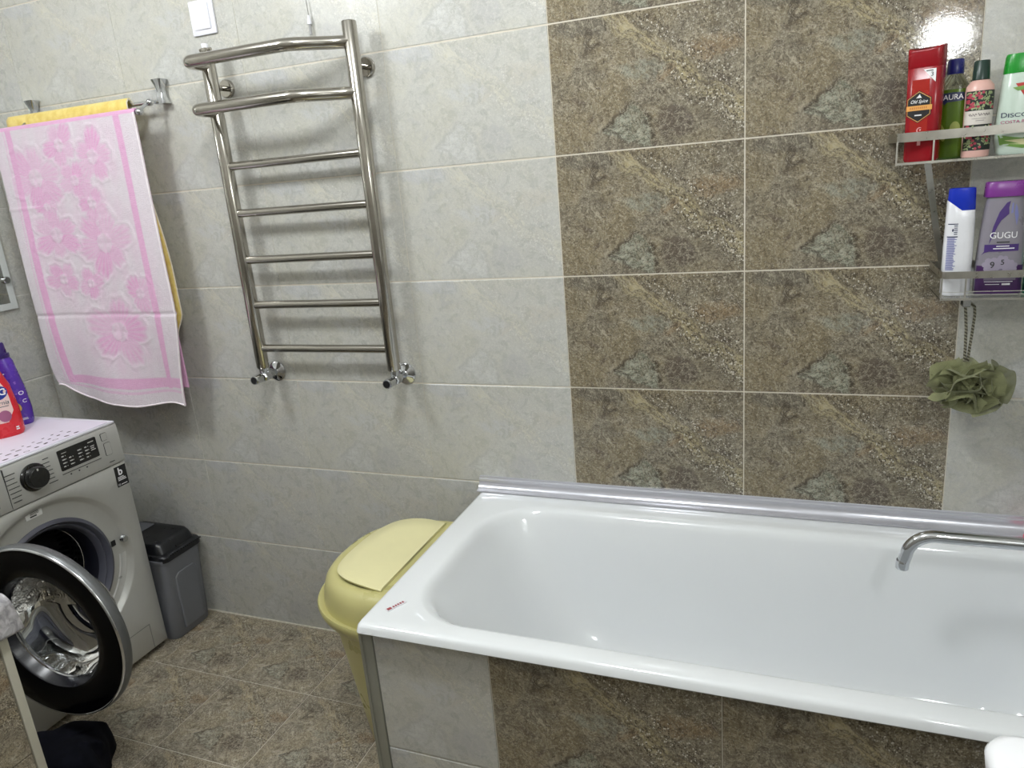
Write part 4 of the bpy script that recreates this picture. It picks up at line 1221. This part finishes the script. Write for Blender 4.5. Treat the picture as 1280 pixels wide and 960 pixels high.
def hexa(cx, cz, rx, rz):
    return [(cx, cz+rz), (cx+rx, cz+rz*0.52), (cx+rx, cz-rz*0.52), (cx, cz-rz), (cx-rx, cz-rz*0.52), (cx-rx, cz+rz*0.52)]
m = B.mb(); B.poly(m, hexa(-0.004, 0.101, 0.0220, 0.0295), 0.0008); hb = m.build('badge', M_BLACKPR, bo)
m = B.mb()
H1, H2 = hexa(-0.004, 0.101, 0.0208, 0.0280), hexa(-0.004, 0.101, 0.0199, 0.0268)
def dens(P, n=5): return [(a[0]+(c[0]-a[0])*k/n, a[1]+(c[1]-a[1])*k/n) for a, c in zip(P, P[1:]+P[:1]) for k in range(n)]
D1, D2 = dens(H1), dens(H2); nn = len(D1)
B.put(m, D1+D2, [(k, (k+1) % nn, nn+(k+1) % nn, nn+k) for k in range(nn)], 0.0011)
B.rect(m, -0.0265, 0.0195, 0.0945, 0.1035, 14, 2, 0.0013)
m.build('badge_band', M_GOLD, hb)
m = B.mb(); B.text(m, 'Old Spice', -0.004, 0.1105, 0.0085, 0.006, 0.35, 0.030, 0.0012); B.lines(m, -0.004, 0.0870, 1, 0.016, 0.003, 0.0022, 0.0012); B.poly(m, [(-0.009, 0.117), (0.001, 0.117), (-0.001, 0.120), (-0.003, 0.124), (-0.006, 0.120)], 0.0012, 2, 1); m.build('lettering', M_WHITEP, hb)
m = B.mb()
for k in range(9): B.rect(m, -0.019+k*0.0035, -0.0175+k*0.0035, 0.0972, 0.1010, 1, 1, 0.0016)
m.build('band_lettering', plain('dark_orange_print', (176, 110, 48), 0.5), hb)
m = B.mb(); B.poly(m, [(0.001, 0.167), (0.0225, 0.167), (0.0225, 0.143)], 0.0009, 4, 4); tg = m.build('corner_flash', M_WHITEP, bo)
m = B.mb(); B.text(m, '3', 0.0165, 0.1570, 0.0105, 0.01, 0, None, 0.0013); B.rect(m, 0.006, 0.018, 0.1632, 0.1648, 4, 1, 0.0013); m.build('flash_print', M_INK, tg)
m = B.mb()
pts = [(0.0055*math.cos(t), 0.058+0.0055*math.sin(t)) for t in [math.radians(60+270*k/20) for k in range(21)]]
pts2 = [(0.0042*math.cos(t)+0.0010, 0.058+0.0042*math.sin(t)) for t in [math.radians(60+270*k/20) for k in range(21)]]
B.put(m, pts+pts2, [(k, k+1, 22+k, 21+k) for k in range(20)], 0.0010)
B.disc(m, 0.0012, 0.0585, 0.0016, 0.0016, 0.0010); B.rect(m, -0.003, 0.003, 0.030, 0.042, 2, 2, 0.0007)
m.build('emblem', plain('faded_pink_print', (214, 150, 150), 0.5), bo)

# green gel bottle, blue cap
secs = [(0.0, 0.0235, 0.0165, 2.8), (0.004, 0.0255, 0.0180, 2.8), (0.10, 0.0255, 0.0180, 2.8), (0.135, 0.0240, 0.0170, 2.6), (0.150, 0.0160, 0.0145, 2.2), (0.155, 0.0125, 0.0125, 2.0)]
B = Bottle('shampoo_bottle', 'green gel shampoo bottle with navy cap, second on the upper shelf behind the red one', 'bottle', (0.8435, YB+0.018, ZT), math.radians(-10), secs)
bo = B.solid('body', M_GREENLIQ, [q for q in secs[:3]]+[(0.128, 0.0243, 0.0172, 2.6)])
B.solid('clear_shoulder', M_LIQ, [(0.1281, 0.0243, 0.0172, 2.6), (0.135, 0.0240, 0.0170, 2.6), (0.145, 0.0190, 0.0158, 2.4), (0.152, 0.0145, 0.0135, 2.1), (0.156, 0.0125, 0.0125, 2.0)])
B.solid('cap', M_NAVY, [(0.1555, 0.0140, 0.0140, 2.0), (0.158, 0.0146, 0.0146, 2.0), (0.180, 0.0140, 0.0140, 2.0), (0.1825, 0.0125, 0.0125, 2.0)], sharp=40)
m = B.mb()
B.poly(m, [(-0.022, 0.118), (-0.016, 0.1215), (0.0, 0.1225), (0.016, 0.1215), (0.021, 0.118), (0.021, 0.108), (0.014, 0.106), (-0.010, 0.105), (-0.015, 0.100), (-0.017, 0.106), (-0.022, 0.108)], 0.0006, 3, 3); bg = m.build('badge', M_NAVYPR, bo)
m = B.mb(); B.text(m, 'AURA', 0.0, 0.1135, 0.0135, 0.006, 0, 0.034, 0.0012); m.build('lettering', M_WHITEP, bg)
m = B.mb(); B.disc(m, -0.016, 0.050, 0.006, 0.017, 0.0006, rot=0.25); B.disc(m, 0.006, 0.056, 0.009, 0.013, 0.0006); m.build('fruit_print', plain('avocado_print', (140, 150, 70), 0.5), bo)
m = B.mb(); B.disc(m, -0.0150, 0.046, 0.004, 0.008, 0.0010, rot=0.25); m.build('stone_print', plain('brown_print', (96, 60, 34), 0.5), bo)
m = B.mb(); B.rect(m, -0.022, 0.022, 0.0, 0.003, 8, 1, 0.0005)
m.build('base_print', plain('bottle_green_print', (60, 96, 24), 0.4), bo)

# floral lotion bottle
secs = [(0.0, 0.0220, 0.0205, 2.2), (0.003, 0.0232, 0.0215, 2.2), (0.118, 0.0236, 0.0218, 2.2), (0.128, 0.0225, 0.0208, 2.1), (0.136, 0.0165, 0.0160, 2.0), (0.139, 0.0125, 0.0125, 2.0)]
B = Bottle('lotion_bottle', 'blush pink lotion bottle with dark floral wrap and dark green cap on the upper shelf', 'bottle', (0.8815, YB-0.012, ZT), 0.0, secs)
bo = B.solid('body', M_PINKL, secs)
B.solid('cap', M_DGREEN, [(0.1375, 0.0130, 0.0130, 2.0), (0.139, 0.0145, 0.0145, 2.0), (0.171, 0.0128, 0.0128, 2.0), (0.1725, 0.0115, 0.0115, 2.0)], sharp=40)
wm_ = plain('black_green_print', (24, 34, 30), 0.45)
m = B.mb(); B.full(m, 0.0125, 0.0590); m.build('floral_wrap', wm_, bo)
m = B.mb(); B.full(m, 0.0840, 0.1190); wr = m.build('floral_wrap', wm_, bo)
m = B.mb(); B.full(m, 0.0590, 0.0840, 0.985, eps=0.0008); cl_ = m.build('label', M_CREAM, bo)
m = B.mb(); B.lines(m, 0.0, 0.0665, 1, 0.018, 0.003, 0.0010, 0.0012); B.lines(m, -0.002, 0.0700, 1, 0.026, 0.003, 0.0008, 0.0012, 5)
for k in range(26):
    x = -0.017+k*0.0013
    B.disc(m, x, 0.0765+0.0016*math.sin(k*1.9), 0.0009, 0.0014+0.001*(k in (0, 11)), 0.0012, 6, 0.5) if k not in (9, 10, 16) else None
m.build('label_print', plain('soft_grey_print', (140, 132, 130), 0.5), cl_)
rp = random.Random(21)
ml, mr = B.mb(), B.mb()
for k in range(230):
    z = rp.choice((rp.uniform(0.015, 0.0565), rp.uniform(0.0865, 0.1165))); x = rp.uniform(-0.021, 0.021)
    if k % 5: B.disc(ml, x, z, rp.uniform(0.0009, 0.0016), rp.uniform(0.0019, 0.0033), 0.0010, 6, rp.uniform(0, 3))
    else: B.disc(mr, x, z, 0.0027, 0.0025, 0.0012, 8)
ml.build('leaf_print', M_LEAF, wr); mr.build('rose_print', M_ROSE, wr)

# pale green-grey bottle, bright green cap
secs = [(0.0, 0.0350, 0.0185, 2.6), (0.004, 0.0390, 0.0205, 2.6), (0.030, 0.0440, 0.0225, 2.6), (0.060, 0.0435, 0.0222, 2.6), (0.110, 0.0400, 0.0205, 2.6), (0.143, 0.0365, 0.0190, 2.6), (0.178, 0.0350, 0.0180, 2.6)]
B = Bottle('shower_gel_bottle', 'pale shower gel bottle with bright green cap, rightmost on the upper shelf', 'bottle', (0.9545, YB-0.010, ZT), 0.0, secs)
bo = B.solid('body', M_PALEBOT, secs[:6]+[(0.1440, 0.0350, 0.0180, 2.6)])
B.solid('cap', M_BGREEN, [(0.1435, 0.0368, 0.0192, 2.8), (0.145, 0.0372, 0.0195, 2.8), (0.172, 0.0352, 0.0183, 2.8), (0.177, 0.0335, 0.0170, 2.8)], sharp=40)
m = B.mb(); B.text(m, 'D', -0.0335, 0.0705, 0.0125, 0.004, 0, 0.0085, 0.0010); B.text(m, 'ISCOVER', 0.0000, 0.0695, 0.0102, 0.003, 0, 0.056, 0.0010); m.build('lettering', M_NAVYPR, bo)
m = B.mb(); B.text(m, 'COSTA RICAN', -0.0085, 0.0580, 0.0072, 0.004, 0, 0.058, 0.0010); B.text(m, 'EXPLORER', -0.0165, 0.0505, 0.0072, 0.004, 0, 0.042, 0.0010); m.build('magenta_lettering', M_MAGENTA, bo)
m = B.mb(); B.rect(m, -0.034, -0.012, 0.0435, 0.0445, 4, 1, 0.0009); m.build('fine_print', M_INK, bo)
m = B.mb(); B.poly(m, [(-0.020, 0.125), (0.030, 0.128), (0.018, 0.085), (0.006, 0.085)], 0.0008, 4, 3); tr_ = m.build('triangle_print', plain('watermelon_print', (186, 54, 48), 0.5), bo)
m = B.mb(); B.poly(m, [(-0.024, 0.118), (0.030, 0.126), (0.030, 0.116), (-0.016, 0.112)], 0.0012, 3, 3); B.poly(m, [(0.002, 0.112), (0.026, 0.108), (0.018, 0.092)], 0.0012, 3, 3); m.build('leaf_print', M_GRNPR, tr_)
m = B.mb(); B.poly(m, [(-0.040, 0.036), (-0.010, 0.024), (0.020, 0.040), (0.038, 0.052), (0.040, 0.014), (0.0, 0.010), (-0.036, 0.018)], 0.0007, 4, 3); gp = m.build('green_swirl_print', M_GRNPR, bo)
m = B.mb(); B.poly(m, [(-0.030, 0.026), (0.0, 0.022), (0.026, 0.038), (0.034, 0.034), (0.004, 0.016)], 0.0011, 3, 3); B.poly(m, [(-0.030, 0.020), (0.020, 0.014), (0.030, 0.020), (0.0, 0.017)], 0.0011, 3, 3); m.build('cream_swirl_print', plain('cream_print', (210, 206, 160), 0.5), gp)

# white bottle, blue cap
secs = [(0.0, 0.0235, 0.0160, 3.2), (0.003, 0.0258, 0.0180, 3.2), (0.090, 0.0262, 0.0185, 3.0), (0.165, 0.0248, 0.0175, 3.0), (0.2115, 0.0232, 0.0165, 3.0)]
B = Bottle('shampoo_bottle', 'white shampoo bottle with slanted royal blue cap, leftmost on the lower shelf', 'bottle', (0.8675, YB-0.006, ZL), math.radians(-3), secs)
cutz = lambda x: 0.1685-0.80*x if x < 0 else 0.1685
wl1 = [B.loop(*q) for q in secs[:3]]
def seam(off, k=1.0): return [(x*k, y*k, cutz(x)+off) for x, y, z in B.loop(0.17, 0.0246, 0.0174, 3.0)]
bo = B.mb().loft(wl1+[B.loop(0.150, 0.0252, 0.0178, 3.0), seam(-0.0006), seam(0.0002, 0.97)]).build('body', M_WBOT, B.root, sharp=40)
cz = B.mb(); cz.loft([seam(0.0002, 0.98), seam(0.0014)]+[B.loop(0.198, 0.0236, 0.0168, 3.0), B.loop(0.206, 0.0233, 0.0166, 3.0), B.loop(0.2105, 0.0226, 0.0160, 3.0), B.loop(0.2115, 0.0205, 0.0145, 3.0)]); cz.build('cap', M_BLUE, B.root, sharp=35)
m = B.mb()
B.rect(m, -0.0215, -0.0045, 0.1420, 0.1437, 6, 1); B.rect(m, -0.0220, -0.0040, 0.1170, 0.1190, 6, 1); B.disc(m, -0.013, 0.131, 0.0013, 0.003, 0.0008)
B.lines(m, -0.0080, 0.1400, 5, 0.008, 0.0040, 0.0016, 0.0006, 4)
m.build('heading_print', M_NAVYPR, bo)
m = B.mb()
B.lines(m, -0.013, 0.1160, 27, 0.0165, 0.0024, 0.0015, 0.0006, 8, True)
B.lines(m, -0.013, 0.0480, 4, 0.0165, 0.0024, 0.0013, 0.0006, 9, True)
m.build('text_lines', M_BLUEPR, bo)
m = B.mb(); B.full(m, 0.0065, 0.0080, 0.97, 16, 1, 0.0004); m.build('base_groove', M_INKP, bo)

# grey and violet bottle
secs = [(0.0, 0.0385, 0.0185, 3.2), (0.003, 0.0408, 0.0205, 3.2), (0.060, 0.0405, 0.0205, 3.0), (0.120, 0.0370, 0.0190, 3.0), (0.170, 0.0325, 0.0170, 3.0), (0.190, 0.0300, 0.0160, 3.0)]
B = Bottle('conditioner_bottle', 'grey and purple conditioner bottle with flat violet cap on the lower shelf', 'bottle', (0.9400, YB-0.006, ZL), 0.0, secs)
bo = B.solid('body', M_GREYB, secs)
B.solid('cap', M_VIOLET, [(0.1905, 0.0345, 0.0190, 3.4), (0.192, 0.0352, 0.0195, 3.4), (0.2165, 0.0335, 0.0185, 3.4), (0.2190, 0.0318, 0.0172, 3.4)], sharp=40)
m = B.mb()
B.poly(m, [(-0.0235, 0.100), (-0.0185, 0.134), (-0.010, 0.162), (0.001, 0.179), (0.007, 0.182), (0.005, 0.170), (0.006, 0.158), (-0.006, 0.146), (-0.015, 0.128)], 0.0006, 5, 3)
B.rect(m, -0.0300, 0.0270, 0.0865, 0.1000, 12, 2, 0.0006); B.poly(m, [(-0.034, 0.080), (-0.030, 0.0865), (-0.022, 0.0865), (-0.030, 0.084)], 0.0006, 2, 2)
pp_ = m.build('purple_swoosh', M_PURPR, bo)
m = B.mb(); B.full(m, 0.0035, 0.0590, 0.97, eps=0.0005); bb_ = m.build('purple_base', plain('deep_violet_print', (64, 30, 84), 0.4), bo)
m = B.mb(); B.full(m, 0.0300, 0.0600, 0.66, eps=0.0007); m.build('grey_panel', plain('mauve_grey_print', (112, 104, 122), 0.4), bb_)
m = B.mb(); B.poly(m, [(0.009, 0.158), (0.010, 0.178), (0.0125, 0.178), (0.0125, 0.160)], 0.0006, 3, 2); B.poly(m, [(0.015, 0.158), (0.016, 0.176), (0.019, 0.170), (0.022, 0.154), (0.020, 0.135)], 0.0006, 3, 2)
m.build('pale_swoosh', M_BLUEPR, bo)
m = B.mb(); B.text(m, 'GUGU', 0.0, 0.1170, 0.0170, 0.001, 0, 0.045, 0.0010); B.lines(m, 0.0, 0.0975, 1, 0.028, 0.004, 0.0018, 0.0012); B.lines(m, 0.002, 0.0930, 1, 0.046, 0.004, 0.0018, 0.0012)
B.rect(m, -0.026, 0.022, 0.0268, 0.0280, 4, 1, 0.0012); B.rect(m, -0.024, 0.0, 0.0215, 0.0228, 4, 1, 0.0012); B.rect(m, 0.004, 0.018, 0.0205, 0.0240, 4, 1, 0.0012)
m.build('lettering', M_WHITEP, bo)
m = B.mb(); B.lines(m, 0.0, 0.1055, 1, 0.028, 0.004, 0.0024, 0.0010); m.build('dark_lettering', M_INK, bo)
rose = B.mb(); core = B.mb()
for cx, czz, R in ((-0.016, 0.060, 0.0150), (0.001, 0.066, 0.0130), (0.014, 0.056, 0.0135)):
    for k in range(7):
        a = 2*PI*k/7+cx*90
        B.disc(rose, cx+R*0.55*math.cos(a), czz+R*0.5*math.sin(a), R*0.55, R*0.42, 0.0010+0.00002*k, 10, a)
B.text(core, '9', -0.015, 0.060, 0.017, 0.012, 0, None, 0.0016); B.text(core, '5', 0.002, 0.065, 0.014, 0.01, 0, None, 0.0016)
ro = rose.build('rose_print', plain('pale_mauve_print', (150, 142, 160), 0.5), bo); core.build('rose_lettering', M_INK, ro)

# small teal bottle at the frame edge
secs = [(0.0, 0.0230, 0.017, 2.4), (0.003, 0.0245, 0.018, 2.4), (0.085, 0.0240, 0.018, 2.4)]
B = Bottle('soap_bottle', 'small teal bottle with dark base stripe, rightmost on the lower shelf', 'bottle', (1.0085, YB-0.004, ZL), 0.0, secs)
bo = B.solid('body', M_TEAL, [(0.0, 0.0230, 0.017, 2.4), (0.003, 0.0245, 0.018, 2.4), (0.075, 0.0240, 0.018, 2.4), (0.084, 0.019, 0.015, 2.2), (0.088, 0.011, 0.011, 2.0)])
B.solid('cap', M_DGREEN, [(0.087, 0.013, 0.013, 2.0), (0.108, 0.0125, 0.0125, 2.0), (0.110, 0.011, 0.011, 2.0)])
m = B.mb(); B.full(m, 0.002, 0.020, 0.98); m.build('base_stripe', plain('deep_teal_print', (24, 70, 60), 0.4), bo)

# ------------------------------------------------------------------ bath puff
pf = thing('bath_puff', 'olive green mesh bath puff hanging by a cord loop from the shelf hook', 'bath puff', (0.912, -0.085, 0.98))
PC = Vector((0.912, -0.088, 0.975))
rp = random.Random(4)
pm = MB()
for k in range(52):
    # evenly spread directions, flattened front to back, then extra frills on the side facing the room
    front_ = k >= 34
    kk = k if not front_ else (k-34)*34/18
    zz = 1-2*(kk+0.5)/34; ph = k*2.39996
    if front_: zz = -0.45-0.55*(k-34)/17
    n_ = Vector((math.sqrt(1-zz*zz)*math.cos(ph), zz, math.sqrt(1-zz*zz)*math.sin(ph)))
    if n_.y > 0.55: continue
    t1 = n_.cross(Vector((0.3, 0.2, 1))).normalized(); t2 = n_.cross(t1)
    rot = rp.uniform(0, PI)
    fk = 0.74 if front_ else 1.0
    e1 = t1*math.cos(rot)+t2*math.sin(rot); e2 = -t1*math.sin(rot)+t2*math.cos(rot)
    L = rp.uniform(0.062, 0.086); wv = rp.uniform(0.9, 1.7); p0 = rp.uniform(0, 6); wd = rp.uniform(0.040, 0.058); amp = rp.uniform(0.010, 0.018)
    nu_, nv_ = 22, 8
    vv = []
    for j in range(nv_+1):
        r_ = j/nv_
        for i in range(nu_+1):
            q = -1+2*i/nu_
            spread = wd*fk*(0.18+0.82*r_**0.8)
            lift = L*fk*(0.15+0.85*r_)*(1-0.22*q*q)
            rip = amp*r_*math.sin(q*wv*PI+p0)+0.002*r_*math.sin(q*9+p0*2)
            curl = 0.012*max(0, r_-0.7)/0.3
            p_ = n_*(lift-curl*0.6)+e1*(q*spread)+e2*(rip+curl*math.copysign(1, math.sin(p0)))
            vv.append((PC.x+p_.x*1.08, PC.y+p_.y*0.80, PC.z+p_.z*0.92))
    W_ = nu_+1
    pm.add(vv, [(j*W_+i, j*W_+i+1, (j+1)*W_+i+1, (j+1)*W_+i) for j in range(nv_) for i in range(nu_)])
co = MB().lathe([(0.030*math.sin(PI*k/10), 0.028*math.cos(PI*k/10)) for k in range(11)], 20, tuple(PC))
co.build('mesh_core', M_TULLE, pf)
pm.build('mesh_ruffles', M_TULLE, pf, sharp=180)
cr = MB()
cr.tube([(0.9010, -0.090, 1.028), (0.8995, -0.094, 1.06), (0.8970, -0.100, 1.10), (0.8930, -0.104, 1.135), (0.8910, -0.104, 1.150), (0.8925, -0.104, 1.1548), (0.8965, -0.104, 1.1555), (0.9020, -0.103, 1.1525), (0.9085, -0.101, 1.146), (0.9105, -0.099, 1.130), (0.9095, -0.097, 1.10), (0.9080, -0.092, 1.06), (0.9070, -0.088, 1.028)], 0.0029, 8)
cr.build('cord_loop', M_ROPE, pf)

# ------------------------------------------------------------------ wash basin (corner in frame)
wb = thing('wash_basin', 'white ceramic wash basin, only its rounded corner in frame at lower right', 'basin', (1.0, -1.26, 0.70))
sx0, sx1, sy0, sy1, sz = 0.772, XR-0.002, -1.50, -1.020, 0.855
ll = []
for z, e in ((0.70, -0.09), (0.74, -0.03), (0.79, -0.006), (0.845, 0.0), (0.852, -0.003), (0.855, -0.010)):
    ll.append(rrect(sx0-e, sx1, sy0-e, sy1+e, [0.004, 0.004, 0.034+e*0.2, 0.034+e*0.2], z))
for z, e in ((0.855, 0.045), (0.850, 0.055), (0.80, 0.075), (0.75, 0.11), (0.735, 0.15)):
    ll.append(rrect(sx0+e, sx1-e, sy0+e, sy1-e, 0.05, z))
MB().loft(ll, True, True).build('bowl', M_CERAMIC, wb, sharp=50)
MB().b2((1.0, -1.36, 0.02), (XR-0.002, -1.16, 0.702), 0.02, 3).build('pedestal', M_CERAMIC, wb)

# ------------------------------------------------------------------ tiled ledge with cloth, dark heap
LX, LY, LZ, LZG0 = -1.03, -0.940, 0.690, 0.310
stl = thing('tiled_ledge', 'brown tiled ledge with pale corner trim at the lower left, under the printed cloth', 'ledge', (-1.30, -1.35, 0.0))
MB().b2((-1.56, -1.75, 0.0), (LX-0.010, LY-0.004, LZ-0.010)).build('core', M_GROUT, stl)
for y0, y1 in ((LY-0.020-0.305, LY-0.020), (LY-0.020-0.610, LY-0.020-0.305), (-1.75, LY-0.020-0.610)):
    for z0, z1 in ((0.0, LZG0), (LZG0, LZG0+0.305), (LZG0+0.305, LZ-0.001)):
        tile(stl, y1-y0, z1-z0, M_FLOOR, (LX-0.001, (y0+y1)/2, (z0+z1)/2), LEFTROT)
tr = MB(); tr.b2((LX-0.012, LY-0.020, 0.0), (LX+0.001, LY, LZ), 0.003, 2)
tr.build('corner_trim', M_WOOD, stl)
MB().b2((-1.56, -1.75, LZ-0.010), (LX+0.001, LY, LZ), 0.002, 1).build('top_slab', M_WOOD, stl)
def fcl2(u, v):
    # path over the right-hand edge
    b = -1.32+0.40*v
    s = u*0.375
    r = 0.012
    if s < 0.28:
        x, z = -1.302+s, 0.708+0.012*math.sin(s*22+b*14)*smoothstep(0.28, 0.1, s)
    elif s < 0.28+PI/2*r:
        t = (s-0.28)/r; x, z = -1.022+r*math.sin(t), 0.708-r+r*math.cos(t)
    else:
        h = s-0.28-PI/2*r; x = -1.010+0.007*math.sin(b*30+1)*smoothstep(0, 0.1, h)+0.004; z = 0.696-h
    z += 0.020*smoothstep(0.75, 1.0, v)*math.sin(u*5)*0.5
    return x, b+0.012*math.sin(u*7), z
vs_, fs_, K = sheet(60, 50, fcl2, 0.004)
tm = MB(); tm.v = vs_; tm.f = fs_; tm.fm = [0]*len(fs_)
tag(tm.build('cloth', M_PRINTC, None, sharp=180), 'grey printed cloth draped over the tiled ledge at the lower left', 'cloth')

def heap(nu, nv, f):
    vs_ = [f(i/nu, j/nv) for j in range(nv+1) for i in range(nu)]
    fs_ = [(j*nu+i, j*nu+(i+1) % nu, (j+1)*nu+(i+1) % nu, (j+1)*nu+i) for j in range(nv) for i in range(nu)]
    fs_.append(tuple(range(nu-1, -1, -1)))
    return vs_, fs_
def hf(u, v):
    a = 2*PI*u
    prof = (math.cos(v*PI/2))**0.55 if v < 1 else 0.0
    rx, ry = 0.118, 0.140
    k = 1+0.13*math.sin(3*a+2.6)+0.10*abs(math.sin(2.5*a+0.6))-0.05+0.03*math.sin(9*a)
    h = 0.135*math.sin(v*PI/2)**0.62
    fold = 0.012*math.sin(7*a+5*v)*math.sin(v*PI)+0.005*math.sin(15*a-9*v)*math.sin(v*PI)
    x = -1.245+rx*k*prof*math.cos(a)+fold; y = -0.800+ry*k*prof*math.sin(a)
    return x, y, 0.001+h*(1+0.12*math.sin(2*a+2.0)*math.sin(v*PI))
vs_, fs_ = heap(64, 20, hf)
hp = MB(); hp.add(vs_, fs_)
tag(hp.build('black_garment', M_BLACKC, None, sharp=180), 'crumpled black garment on the floor below the open washer door', 'clothing')
def hr(u, v):
    a = 2*PI*u; prof = (math.cos(v*PI/2))**0.6 if v < 1 else 0.0
    return -1.350+0.040*prof*math.cos(a)*(1+0.1*math.sin(3*a)), -0.830+0.085*prof*math.sin(a)*(1+0.1*math.sin(4*a)), 0.001+0.085*math.sin(v*PI/2)+0.004*math.sin(5*a)*math.sin(v*PI)
vs_, fs_ = heap(40, 12, hr)
hp = MB(); hp.add(vs_, fs_)
tag(hp.build('red_garment', M_REDC, None, sharp=180), 'dark red garment showing at the left of the black one on the floor', 'clothing')

# ------------------------------------------------------------------ lamp fixtures (outside the frame)
for (q, watt), where in zip(CEIL_LAMPS, ('over the washing machine side of the room', 'over the bathtub side of the room')):
    cl_ = thing('ceiling_lamp', 'white flat ceiling lamp '+where, 'lamp', (q[0], q[1], ZC), 'ceiling lamps')
    MB().lathe([(0.0, 0.0), (0.16, 0.0), (0.16, -0.012), (0.15, -0.018), (0.0, -0.02)], 40, (q[0], q[1], ZC)).build('base', M_WPLAST, cl_)
ml_ = thing('mirror_lamp', 'chrome mirror lamp with two bulbs on the right wall', 'lamp', (XR, -1.58, 1.845))
MB().b2((XR-0.02, -1.70, 1.83), (XR, -1.46, 1.86), 0.004).build('base', M_CHROME, ml_)
for q in MIRROR_LAMPS:
    MB().tube([(XR-0.01, q[1], q[2]), (q[0]+0.05, q[1], q[2])], 0.008, 10).build('arm', M_CHROME, ml_)

# ------------------------------------------------------------------ prints made of many tiny strokes stay joined
for o in bpy.data.objects:
    if o.type == 'MESH' and o.parent is not None:
        n_ = o.name.split('.')[0]
        if n_.endswith(('_print', '_lines', '_text', 'lettering')) or n_ in ('emblem', 'printed_mark', 'purple_swoosh', 'pale_swoosh', 'ribbing', 'filter_hatch_seam', 'badge_band', 'thin_rod', 'upright', 'hem', 'mesh_ruffles', 'bath_puff'):
            o['kind'] = 'stuff'
